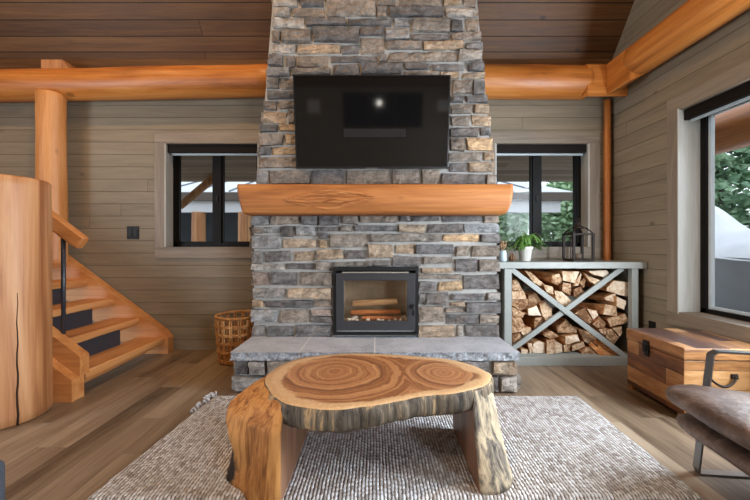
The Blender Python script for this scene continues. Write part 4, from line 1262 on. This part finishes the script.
for k in range(46):
    f_ = k / 45; bx_, by_ = -1.262 - .028 * f_, 2.805 - .30 * f_ ** 1.3
    if f_ > .25 and k % 2: continue
    ln_ = (.05 - .035 * f_); an = rs.uniform(PI * .55, PI * 1.2)
    p0 = Vector((bx_ + rs.uniform(-.01, .02), by_ + rs.uniform(-.02, .01), .012)); d = Vector((math.cos(an), math.sin(an) * .6, 0))
    m.tube([p0, p0 + d * ln_ * .5 + Vector((0, 0, .018)), p0 + d * ln_ + Vector((0, 0, rs.uniform(-.004, .014)))], [.006, .007, .003], 5)
m.build('frayed_fringe', M['tassel'], t)

# ------------------------------------------------------------------ live-edge coffee table
TZ_ = .452
OUT = [(265, 378.7), (271, 371), (283.4, 363.4), (301.8, 357.3), (332.5, 353.6), (357, 352.7), (387.7, 353.6), (418.4, 355.7), (449, 358.8), (473.6, 365), (489, 372.6), (491.4, 377), (487.4, 383.3), (476.7, 388), (455, 392.5), (433.7, 394), (412, 397.8), (387.7, 402.7), (363, 406), (338.6, 408.8), (314, 407.9), (292.6, 404.8), (278.8, 398.7), (269.6, 389.5)]
def topw(px, py):
    Y = (EYE - TZ_) * F / (py - CY); return Vector((X_(px, Y), Y, 0))
base_pts = [topw(*q_) for q_ in OUT]
def catmull(pts, per):
    n = len(pts); out = []
    for i in range(n):
        p0, p1, p2, p3 = pts[i - 1], pts[i], pts[(i + 1) % n], pts[(i + 2) % n]
        for k in range(per):
            t_ = k / per
            out.append(.5 * ((2 * p1) + (-p0 + p2) * t_ + (2 * p0 - 5 * p1 + 4 * p2 - p3) * t_ ** 2 + (-p0 + 3 * p1 - 3 * p2 + p3) * t_ ** 3))
    return out
outl = catmull(base_pts, 8); NO = len(outl)
outl = [p_ + Vector((.006 * mnoise.noise(p_ * 14), .006 * mnoise.noise(p_ * 14 + Vector((9, 0, 0))), 0)) for p_ in outl]
cen = Vector((-.0, 1.99, 0))
m = MB(); rings = []; KR = 14; edge_vals = []
el = m.bm.verts.layers.float.new('edge')
for k in range(KR):
    f_ = 1 - k / KR; ring = []
    for p_ in outl:
        q_ = cen.lerp(p_, f_); v = m.v((q_.x, q_.y, TZ_ - (.004 if k == 0 else 0) + .0012 * mnoise.noise(q_ * 8))); v[el] = f_; ring.append(v)
    rings.append(ring)
cv = m.v((cen.x, cen.y, TZ_))
for A, B in zip(rings, rings[1:]):
    for i in range(NO): m.face([A[i], A[(i + 1) % NO], B[(i + 1) % NO], B[i]], True)
for i in range(NO): m.face([rings[-1][i], rings[-1][(i + 1) % NO], cv], True)
m.mi = 1
skirt = [rings[0]]
for k in range(1, 8):
    ring = []
    for i, p_ in enumerate(outl):
        d = (p_ - cen).normalized(); z = TZ_ - .004 - k * .0148 * (1 + .12 * mnoise.noise(p_ * 5))
        off = .012 * math.sin(k / 7 * PI) + .010 * mnoise.noise(Vector((p_.x * 22, p_.y * 22, z * 6))) + .006 * mnoise.noise(Vector((p_.x * 60, p_.y * 60, z * 14)))
        if k == 7: off -= .012
        v = m.v((p_.x + d.x * off, p_.y + d.y * off, z)); ring.append(v)
    skirt.append(ring)
for A, B in zip(skirt, skirt[1:]):
    for i in range(NO): m.face([A[i], A[(i + 1) % NO], B[(i + 1) % NO], B[i]], True)
m.mi = 2; m.face(skirt[-1][::-1])
t = thing('coffee_table', 'live-edge tree-slab coffee table with stump legs on the rug', 'coffee table', (0, 1.98, .014))
c1, c2 = topw(334, 371.5), topw(444.5, 372.6)
m.build('table_top', [table_top_mat(c1, c2), M['bark'], M['sawn']], t)


def leg(xi, sg, prof, bot, name, mat, amp, seedv):
    """stump leg: sawn flat on the inside (x=xi), trunk outside; prof (z, blend), bot floor contour from near to far corner"""
    idx = [i for i in range(NO) if (outl[i].x - xi) * sg > 0]
    # order from the near inner corner to the far one
    st_ = next(i for i in idx if (i - 1) % NO not in idx or (outl[(i - 1) % NO].x - xi) * sg <= 0)
    seq = []; i = st_
    while (outl[i].x - xi) * sg > 0: seq.append(outl[i].copy()); i = (i + 1) % NO
    if seq[0].y > seq[-1].y: seq.reverse()
    seq = [Vector((xi, seq[0].y, 0))] + seq + [Vector((xi, seq[-1].y, 0))]
    def resample(pts, n):
        L = [0]
        for a, b in zip(pts, pts[1:]): L.append(L[-1] + (b - a).length)
        out = []
        for k in range(n):
            s_ = L[-1] * k / (n - 1); j = max(0, min(len(pts) - 2, next((q - 1 for q in range(1, len(L)) if L[q] >= s_ - 1e-9), len(pts) - 2)))
            out.append(pts[j].lerp(pts[j + 1], (s_ - L[j]) / max(1e-9, L[j + 1] - L[j])))
        return out
    n = 44
    T = resample(seq, n)
    B_ = [Vector((a, b, 0)) for a, b in bot]
    # smooth floor contour
    P_ = [B_[0]] + B_ + [B_[-1]]; sm = []
    for a in range(1, len(P_) - 2):
        p0, p1, p2, p3 = P_[a - 1:a + 3]
        for k in range(8):
            u = k / 8; sm.append(.5 * ((2 * p1) + (-p0 + p2) * u + (2 * p0 - 5 * p1 + 4 * p2 - p3) * u * u + (-p0 + 3 * p1 - 3 * p2 + p3) * u ** 3))
    sm.append(B_[-1]); Bt = resample(sm, n)
    m = MB(); rings = []; NZ = 26
    for j in range(NZ + 1):
        z = .014 + (TZ_ - .012 - .014) * j / NZ
        for (za, wa), (zb, wb) in zip(prof, prof[1:]):
            if zb <= z <= za or j == 0: w = wb + (wa - wb) * (max(z, zb) - zb) / (za - zb)
        ring = []
        for k in range(n):
            p_ = T[k].lerp(Bt[k], w); s_ = k / (n - 1); fe = min(1, min(s_, 1 - s_) * 8)
            if j < NZ: p_ += (p_ - Vector((xi, 1.92, 0))).normalized() * fe * (amp * mnoise.noise(Vector((p_.x * 6, p_.y * 6, z * 5 + seedv))) + amp * .35 * mnoise.noise(Vector((p_.x * 26, p_.y * 26, z * 5 + seedv))) - .006)
            if (p_.x - xi) * sg < 0: p_.x = xi
            ring.append(m.v((p_.x, p_.y, z)))
        rings.append(ring)
    for A, B in zip(rings, rings[1:]):
        m.mi = 0
        for k in range(n - 1): m.face([A[k], A[k + 1], B[k + 1], B[k]], True)
        m.mi = 1; m.face([A[n - 1], A[0], B[0], B[n - 1]])
    m.face(rings[0]); m.face(rings[-1][::-1])
    return m.build(name, [mat, M['sawn']], t)


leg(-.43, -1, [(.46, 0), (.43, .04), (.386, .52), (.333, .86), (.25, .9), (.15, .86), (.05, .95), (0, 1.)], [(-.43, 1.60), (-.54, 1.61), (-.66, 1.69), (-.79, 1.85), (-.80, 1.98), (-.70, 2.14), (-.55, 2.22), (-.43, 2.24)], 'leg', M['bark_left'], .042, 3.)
leg(.48, 1, [(.46, 0), (.43, .03), (.38, .12), (.226, .4), (.07, .85), (0, 1.)], [(.48, 1.67), (.57, 1.67), (.66, 1.74), (.71, 1.88), (.70, 2.05), (.60, 2.22), (.48, 2.28)], 'leg', M['bark_right'], .016, 8.)

# ------------------------------------------------------------------ wooden chest
t = thing('wooden_chest', 'reclaimed-wood trunk with black latch below the big window', 'chest', (2.055, 2.41, 0))
cw, cd, ch, lid = .545, .585, .49, .085
def place(o): return o
def chest_part(m, name, mats, parent=None):
    o = m.build(name, mats, parent or t)
    return o
m = MB()
X0, Y0 = 2.055, 2.41
z0 = .032
m.mi = 0; m.rbox(X0, X0 + cw, Y0, Y0 + cd, z0, ch - lid, .006)
o = chest_part(m, 'body', [M['chest'], M['chest_end']])
for p_ in o.data.polygons:
    if abs(p_.normal.y) > .7: p_.material_index = 1
m = MB(); m.rbox(X0 - .006, X0 + cw + .004, Y0 - .006, Y0 + cd + .006, ch - lid + .003, ch, .007)
o = chest_part(m, 'lid', [M['chest'], M['chest_end'], M['chest_top']])
for p_ in o.data.polygons:
    if abs(p_.normal.y) > .7: p_.material_index = 1
    elif p_.normal.z > .7: p_.material_index = 2
m = MB()
for (a, b, c_, d_) in ((X0 + .002, X0 + .05, Y0 + .002, Y0 + .06), (X0 + .002, X0 + .05, Y0 + cd - .06, Y0 + cd - .002), (X0 + cw - .05, X0 + cw, Y0 + .002, Y0 + .06), (X0 + cw - .05, X0 + cw, Y0 + cd - .07, Y0 + cd)):
    MB().rbox(a, b, c_, d_, 0, .034, .003).build('foot', M['chest_end'], t)
ly = 2.755
lt = MB().rbox(X0 - .02, X0 - .004, ly - .03, ly + .03, ch - .135, ch - .04, .005).rbox(X0 - .03, X0 - .012, ly - .02, ly + .02, ch - .12, ch - .075, .006).rbox(X0 - .014, X0 - .004, ly - .022, ly + .022, ch - .16, ch - .13, .004).build('latch', M['black'], t)
hxm, hzz = X0 + .235, .30
m = MB(); pts = []
for k in range(13):
    f_ = k / 12; pts.append((hxm - .085 + .17 * f_, Y0 - .02 - .012 * math.sin(PI * f_), hzz - .055 * math.sin(PI * f_) ** .8))
m.tube(pts, [.006 + .003 * math.sin(PI * k / 12) for k in range(13)], 8)
for sg in (-1, 1): m.rbox(hxm + sg * .085 - .02, hxm + sg * .085 + .02, Y0 - .012, Y0 + .002, hzz - .012, hzz + .022, .004).tube([(hxm + sg * .085, Y0, hzz), (hxm + sg * .085, Y0 - .028, hzz)], .008, 8)
m.build('drop_handle', M['bronze'], t)
t.rotation_euler = (0, 0, -math.radians(2.6))

# ------------------------------------------------------------------ leather armchair at the right edge
O = Vector((1.50, 1.875, 0)); an = math.radians(-7)
u = Vector((math.cos(an), math.sin(an), 0)); vd = Vector((math.sin(an), -math.cos(an), 0))
def A_(a, b, z): return O + u * a + vd * b + Vector((0, 0, z))
t = thing('armchair', 'worn brown leather armchair with flat steel frame at right', 'armchair', O + u * .35 + vd * .3)


def cushion(name, a0, a1, b0, b1, zfun, h, wr, seedv, ny=26, nx=26, e=3.2):
    """a plump cushion: superelliptic plan, pillowed top and bottom, zfun(a) its mid height"""
    m = MB(); layers = []
    K = 64
    for j in range(13):
        ph = -PI / 2 + PI * j / 12
        cs, sn = max(0, math.cos(ph)) ** .55, math.copysign(abs(math.sin(ph)) ** .8, math.sin(ph)); L = []
        for k in range(K):
            th = 2 * PI * k / K; ca, sa = math.cos(th), math.sin(th)
            x = math.copysign(abs(ca) ** (2 / e), ca); y = math.copysign(abs(sa) ** (2 / e), sa)
            L.append((x * cs, y * cs, sn))
        layers.append(L)
    R = []
    for j, L in enumerate(layers):
        if j in (0, 12):
            pts = [(0, 0, L[0][2])]
        else: pts = L
        r = []
        for x, y, s_ in pts:
            a = (a0 + a1) / 2 + x * (a1 - a0) / 2; b = (b0 + b1) / 2 + y * (b1 - b0) / 2
            z = zfun(a) + s_ * h / 2
            z += wr * mnoise.noise(Vector((a * 7, b * 7, seedv))) + wr * .5 * mnoise.noise(Vector((a * 19, b * 13, seedv)))
            r.append(m.v(A_(a, b, z)))
        R.append(r)
    # inner rings so the top is a real grid rather than one fan
    for A, B in zip(R, R[1:]):
        for k in range(K):
            k2 = (k + 1) % K
            if len(A) == 1: m.face([A[0], B[k2], B[k]], True)
            elif len(B) == 1: m.face([A[k], A[k2], B[0]], True)
            else: m.face([A[k], A[k2], B[k2], B[k]], True)
    return m.build(name, M['leather'], t)


cushion('seat_cushion', -.045, .66, -.03, .66, lambda a: .425 - .12 * a, .14, .012, 2., e=5.5)
cushion('seat_base', .0, .70, -.02, .66, lambda a: .30 - .15 * a, .125, .006, 7., e=5.5)
# reclined back
m = MB(); rows = []
for i in range(13):
    s_ = i / 12; a = .60 + .27 * s_; z = .22 + .62 * s_; th = .085 * (1 if 0 < i < 12 else .5)
    rows.append((a, z, th))
G = []
for a, z, th in rows:
    ring = []
    for k in range(24):
        an_ = 2 * PI * k / 24; ca, sa = math.cos(an_), math.sin(an_)
        b = .33 + .30 * math.copysign(abs(ca) ** .5, ca); d_ = th * math.copysign(abs(sa) ** .7, sa)
        ring.append(m.v(A_(a + d_ * .9, b, z - d_ * .38)))
    G.append(ring)
for A, B in zip(G, G[1:]):
    for k in range(24): m.face([A[k], A[(k + 1) % 24], B[(k + 1) % 24], B[k]], True)
m.face(G[0][::-1]); m.face(G[-1]); m.build('backrest', M['leather'], t)
for b in (-.0, .67):
    path = [A_(.155, b, .006), A_(.15, b, .03), A_(.215, b, .615), A_(.24, b, .632), A_(.80, b, .62), A_(.82, b, .60), A_(.74, b, .03), A_(.73, b, .006)]
    MB().tube(path + [], 0, flat=(.042, .009, vd), closed=True).build('side_frame', M['steel'], t)
MB().tube([A_(.25, 0, .235), A_(.25, .67, .235)], .011, 8).tube([A_(.62, 0, .20), A_(.62, .67, .20)], .011, 8).build('crossbar', M['steel'], t)

# dark upholstered seat cut by the left edge
t = thing('ottoman', 'dark slate upholstered seat at the lower left edge', 'ottoman', (-1.73, .95, 0))
MB().rbox(-2.1, -1.362, .55, 1.335, .06, .392, .035, 5).build('cushion_block', M['upholstery'], t, smooth=True)
for a in (-2.03, -1.44):
    for b in (.63, 1.25): MB().lathe([(0, 0), (.018, 0), (.026, .07), (0, .07)], a, b, 12).build('leg', M['black'], t)

# ------------------------------------------------------------------ behind the camera: framed prints (seen only in the television)
for (xa, xb, za, zb, lb) in ((-1.95, -1.55, 2.55, 2.95, 'small framed print on the far wall, left of its high window'), (1.65, 2.05, 2.6, 2.95, 'small framed print on the far wall, right of its high window')):
    t = thing('framed_print', lb, 'picture', ((xa + xb) / 2, YR, za))
    MB().rbox(xa, xb, YR - .001, YR + .025, za, zb, .004).build('frame', M['newel'], t)
    MB().box(xa + .03, xb - .03, YR + .02, YR + .028, za + .03, zb - .03).build('print', M['white'], t)

# unseen dark backdrop and glowing globe, added for the television's reflection
t = thing('reflection_backdrop', 'dark backdrop added beyond the far window for the television reflection', 'porch', (0, -6, 3.3), kind='thing')
MB().box(-4, 4, -9, YR - TH, 3.35, 3.43).build('soffit', M['fascia'], t)
MB().box(-4, 4, -9.1, -9, -.4, 3.43).build('screen_wall', M['shed'], t)
t = thing('reflection_globe', 'small glowing globe added for the bright spot in the television', 'lamp', (.07, -5.4, 2.9))
n_ = NT('reflection_glow'); n_.b.inputs['Emission Color'].default_value = (1, .95, .85, 1); n_.b.inputs['Emission Strength'].default_value = 25
gm = n_.fin((1, 1, 1, 1), .5)
MB().lathe([(0, 2.84), (.06, 2.86), (.085, 2.91), (.06, 2.97), (0, 2.99)], .07, -5.4, 20).build('globe', gm, t)
MB().tube([(.07, -5.4, 2.98), (.07, -5.4, 3.36)], .01, 8).build('stem', M['black'], t)

# ------------------------------------------------------------------ outdoors
struct(MB().box(-40, 45, -30, 60, -.45, -.4).build('ground', M['gravel']))
t = thing('back_porch', 'board-lined porch roof overhanging outside the back windows', 'porch', (-1, 5.6, 2.5), kind='thing')
m = MB(); m.hexa([(-7, 4.245, 2.72), (3.85, 4.245, 2.72), (3.85, 7.0, 2.42), (-7, 7.0, 2.42), (-7, 4.245, 2.80), (3.85, 4.245, 2.80), (3.85, 7.0, 2.50), (-7, 7.0, 2.50)]); m.build('soffit', M['porch'], t)
MB().log((-6.9, 6.9, 2.62), (3.8, 6.9, 2.62), .12, .12, seed=6.).build('eave_log', M['log_x'], t)
MB().log((-3.62, 6.6, 1.9), (-2.9, 6.6, 2.5), .07, .07, seed=2.).build('brace', M['newel'], t)
t = thing('carport', 'pale metal-roofed shelter on log posts outside the back windows', 'shelter', (-1, 11, -.4), kind='thing')
ye = 10.; xe = 5.45
m = MB(); m.hexa([(-14, ye, 2.64), (xe, ye, 2.64), (xe - .7, ye + 4.5, 3.95), (-14, ye + 4.5, 3.95), (-14, ye, 2.68), (xe, ye, 2.68), (xe - .7, ye + 4.5, 3.99), (-14, ye + 4.5, 3.99)])
m.build('roof', M['metal_roof'], t)
m = MB()
x = -13.6
while x < xe - .1:
    m.hexa([(x - .02, ye, 2.68), (x + .02, ye, 2.68), (x + .02 - .3, ye + 4.5, 3.99), (x - .02 - .3, ye + 4.5, 3.99), (x - .02, ye, 2.72), (x + .02, ye, 2.72), (x + .02 - .3, ye + 4.5, 4.03), (x - .02 - .3, ye + 4.5, 4.03)]); x += .95
m.build('standing_seams', plain('roof_seam', lin(112, 114, 116), .5), t)
MB().box(-14, xe, ye - .02, ye + .1, 2.44, 2.66).build('fascia', M['fascia'], t)
MB().box(-14, xe - .3, ye + .1, ye + .3, 2.12, 2.44).build('beam', M['whitebeam'], t)
for x in (-10., -5.05, -3.75): MB().log((x, ye + .2, -.4), (x, ye + .2, 2.13), .19, .18, seed=x).build('post', M['newel'], t)
MB().box(-14, -2.4, ye + 4.2, ye + 4.4, -.4, 3.6).build('back_wall', M['shed'], t)
t = thing('porch_log', 'thick porch log seen through the top of the big right window', 'log beam', (4.3, 3, 2.6), kind='thing')
MB().log((4.25, -4, 2.56), (4.25, 5.9, 2.56), .24, .24, seed=9.).build('log', M['log_y'], t)
MB().log((4.25, 5.6, -.4), (4.25, 5.6, 2.4), .14, .13, seed=4.).build('post', M['shed'], t)

# covered boat outside the big window
t = thing('covered_boat', 'boat under a silver-grey tarpaulin outside the big right window', 'boat', (5.6, 4.2, -.4))
def loft(secs, close=True):
    m = MB(); R = [[m.v(p_) for p_ in s_] for s_ in secs]; n = len(R[0])
    for A, B in zip(R, R[1:]):
        for k in range(n - 1): m.face([A[k], A[k + 1], B[k + 1], B[k]], True)
    m.face(R[0][::-1]); m.face(R[-1]); return m
secs = []; hs = []
for i in range(25):
    f_ = i / 24; y = 6.9 - 6. * f_; wd = .25 + .95 * min(1, f_ * 2.4) ** .7; rz = 1.32 + .62 * max(0, 1 - abs(f_ - .10) / .1) + .1 * math.sin(f_ * 6)
    s_ = []
    for k in range(17):
        g = k / 16 * 2 - 1; zz = rz - (.42 + .25 * max(0, 1 - abs(f_ - .1) / .1)) * abs(g) ** 1.4 + .05 * mnoise.noise(Vector((g * 3, y * 1.7, 1))) + .03 * abs(mnoise.noise(Vector((g * 6, y * 5, 4))))
        s_.append((5.75 + g * wd, y, zz))
    secs.append(s_)
    hs.append([(5.75 + g * wd * .97 * (1 - .35 * (1 - q_)), y, -.1 + (1.02 - -.1) * q_) for g, q_ in ((-1, 1), (-1, .8), (-.9, .4), (-.4, .0), (.4, .0), (.9, .4), (1, .8), (1, 1))])
loft(secs).build('tarpaulin', M['tarp'], t); loft(hs).build('hull', M['hull'], t)
MB().box(5.2, 6.3, 1.5, 2.0, -.4, -.08).box(5.2, 6.3, 5., 5.4, -.4, -.08).build('cradle', M['trunk'], t)


def tree(x, y, h, r, kind, mat, label, n, base=.12, ls=.16):
    t = thing('tree', label, 'tree', (x, y, -.4), 'trees outside the windows', kind='thing')
    MB().log((x, y, -.4), (x, y, h * .8), .06 + h * .016, .03, seg=12, n=8, amp=.02, seed=x).build('trunk', M['trunk'], t)
    m = MB(); rs = random.Random(int(x * 31 + y * 7))
    for i in range(n):
        if kind == 'cone':
            f_ = 1 - math.sqrt(rs.random()); z = h * (base + (1 - base) * f_); rr = r * (1 - f_) * (.72 + .28 * math.sin(z * 5)) * math.sqrt(rs.uniform(.25, 1))
        else:
            while True:
                q = Vector((rs.uniform(-1, 1), rs.uniform(-1, 1), rs.uniform(-1, 1)))
                if .3 < q.length < 1: break
            z = h * (.56 + .42 * q.z); rr = None
        an_ = rs.uniform(0, 2 * PI)
        c = Vector((x + rr * math.cos(an_), y + rr * math.sin(an_), z)) if rr is not None else Vector((x + r * q.x, y + r * q.y, z))
        c += Vector((mnoise.noise(c * .8), mnoise.noise(c * .8 + Vector((7, 0, 0))), 0)) * .4
        a = Vector((rs.gauss(0, 1), rs.gauss(0, 1), rs.gauss(0, .5))).normalized(); b = a.cross(Vector((rs.gauss(0, 1), rs.gauss(0, 1), rs.gauss(0, 1)))).normalized()
        s_ = ls * rs.uniform(.6, 1.4)
        m.face([m.v(c - a * s_), m.v(c - b * s_ * .45), m.v(c + a * s_), m.v(c + b * s_ * .45)])
    m.build('foliage', mat, t)


# beyond the back windows
tree(5.5, 17.0, 4.6, 1.5, 'round', M['fol_a'], 'leafy green tree above the fern, in the left pane of the back window', 3600, ls=.2)
tree(9.3, 17.3, 4.8, 1.5, 'round', M['fol_a'], 'fresh green tree above the lantern, in the right pane of the back window', 3600, ls=.2)
tree(12.6, 21.0, 8.5, 1.5, 'cone', M['fol_b'], 'dark evergreen at the right edge of the back window beyond the shelter', 3000, ls=.22)
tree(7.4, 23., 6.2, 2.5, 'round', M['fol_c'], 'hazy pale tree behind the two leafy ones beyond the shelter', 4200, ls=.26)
tree(.9, 21., 5.0, 2.0, 'round', M['fol_b'], 'dark leafy tree half hidden by the stone chimney outside the back window', 2600, ls=.22)
# beyond the right window
tree(11.0, 11.6, 9., 1.8, 'cone', M['fol_b'], 'dark conifer left in the big right window', 3000, ls=.18)
tree(16.4, 13.4, 11., 2.3, 'cone', M['fol_a'], 'green conifer in the middle of the big right window', 3600, ls=.2)
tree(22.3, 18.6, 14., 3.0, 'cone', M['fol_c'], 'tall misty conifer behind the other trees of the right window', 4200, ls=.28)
tree(11.6, 7.3, 6., 1.7, 'round', M['fol_b'], 'bushy dark tree at the right edge of the big window', 2600)
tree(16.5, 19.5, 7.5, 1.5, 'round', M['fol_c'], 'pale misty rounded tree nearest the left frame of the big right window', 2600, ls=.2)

# ------------------------------------------------------------------ light
wd = bpy.data.worlds.new('overcast'); bpy.context.scene.world = wd; wd.use_nodes = True
nt = wd.node_tree; bg = nt.nodes['Background']
tc = nt.nodes.new('ShaderNodeTexCoord'); sp = nt.nodes.new('ShaderNodeSeparateXYZ'); cr = nt.nodes.new('ShaderNodeValToRGB')
nt.links.new(tc.outputs['Generated'], sp.inputs[0]); nt.links.new(sp.outputs[2], cr.inputs[0]); nt.links.new(cr.outputs[0], bg.inputs[0])
cr.color_ramp.elements[0].color = (.80, .86, .90, 1); cr.color_ramp.elements[1].color = (.72, .84, 1., 1)
bg.inputs[1].default_value = 1.9


def area(name, loc, rot, sx, sy, power, col):
    l = bpy.data.lights.new(name, 'AREA'); l.shape = 'RECTANGLE'; l.size = sx; l.size_y = sy; l.energy = power; l.color = col
    o = bpy.data.objects.new(name, l); C.objects.link(o); o.location = loc; o.rotation_euler = rot; return o


def spot(name, loc, power, col, size=155, r=.07):
    l = bpy.data.lights.new(name, 'SPOT'); l.energy = power; l.color = col; l.spot_size = math.radians(size); l.spot_blend = .6; l.shadow_soft_size = r
    o = bpy.data.objects.new(name, l); C.objects.link(o); o.location = loc; return o


DAY = (.80, .90, 1.); WARM = (1., .60, .28)
# daylight in the near part of the right window, fill at added side windows
area('daylight_right', (XW + .08, 1.62, 1.47), (0, PI / 2, 0), 1.65, 1.4, 210, DAY)
area('fill_right_rear', (XW - .03, -2.1, 1.6), (0, PI / 2, 0), 1.3, 2.0, 190, DAY)
area('fill_left', (XL + .03, -.5, 1.25), (0, -PI / 2, 0), 2.2, 2.3, 260, DAY)
for x, y, e in ((-1.0, 1.7, 210), (-3.9, 1.7, 150), (1.4, .3, 25), (-1., -1.6, 80), (-3.9, -1.6, 60), (1.4, -1.6, 40)):
    spot('ceiling_lamp', (x, y, 5.4), e, WARM)

# ------------------------------------------------------------------ camera
cam = bpy.data.cameras.new('camera'); co = bpy.data.objects.new('camera', cam); C.objects.link(co)
cam.sensor_width = 36; cam.lens = F * 36 / 750; cam.clip_start = .05
cam.shift_x = -(CX - 375) / 750; cam.shift_y = -(250 - CY) / 750
co.location = (0, 0, EYE); co.rotation_euler = (PI / 2, 0, 0)
sc = bpy.context.scene; sc.camera = co
sc.view_settings.view_transform = 'Standard'; sc.view_settings.look = 'None'; sc.view_settings.gamma = 1; sc.view_settings.use_curve_mapping = False
sc.view_settings.exposure = 0.0
sc.cycles.use_denoising = True
sc.cycles.max_bounces = 10; sc.cycles.diffuse_bounces = 5; sc.cycles.glossy_bounces = 4; sc.cycles.transparent_max_bounces = 12
sc.cycles.sample_clamp_indirect = 8
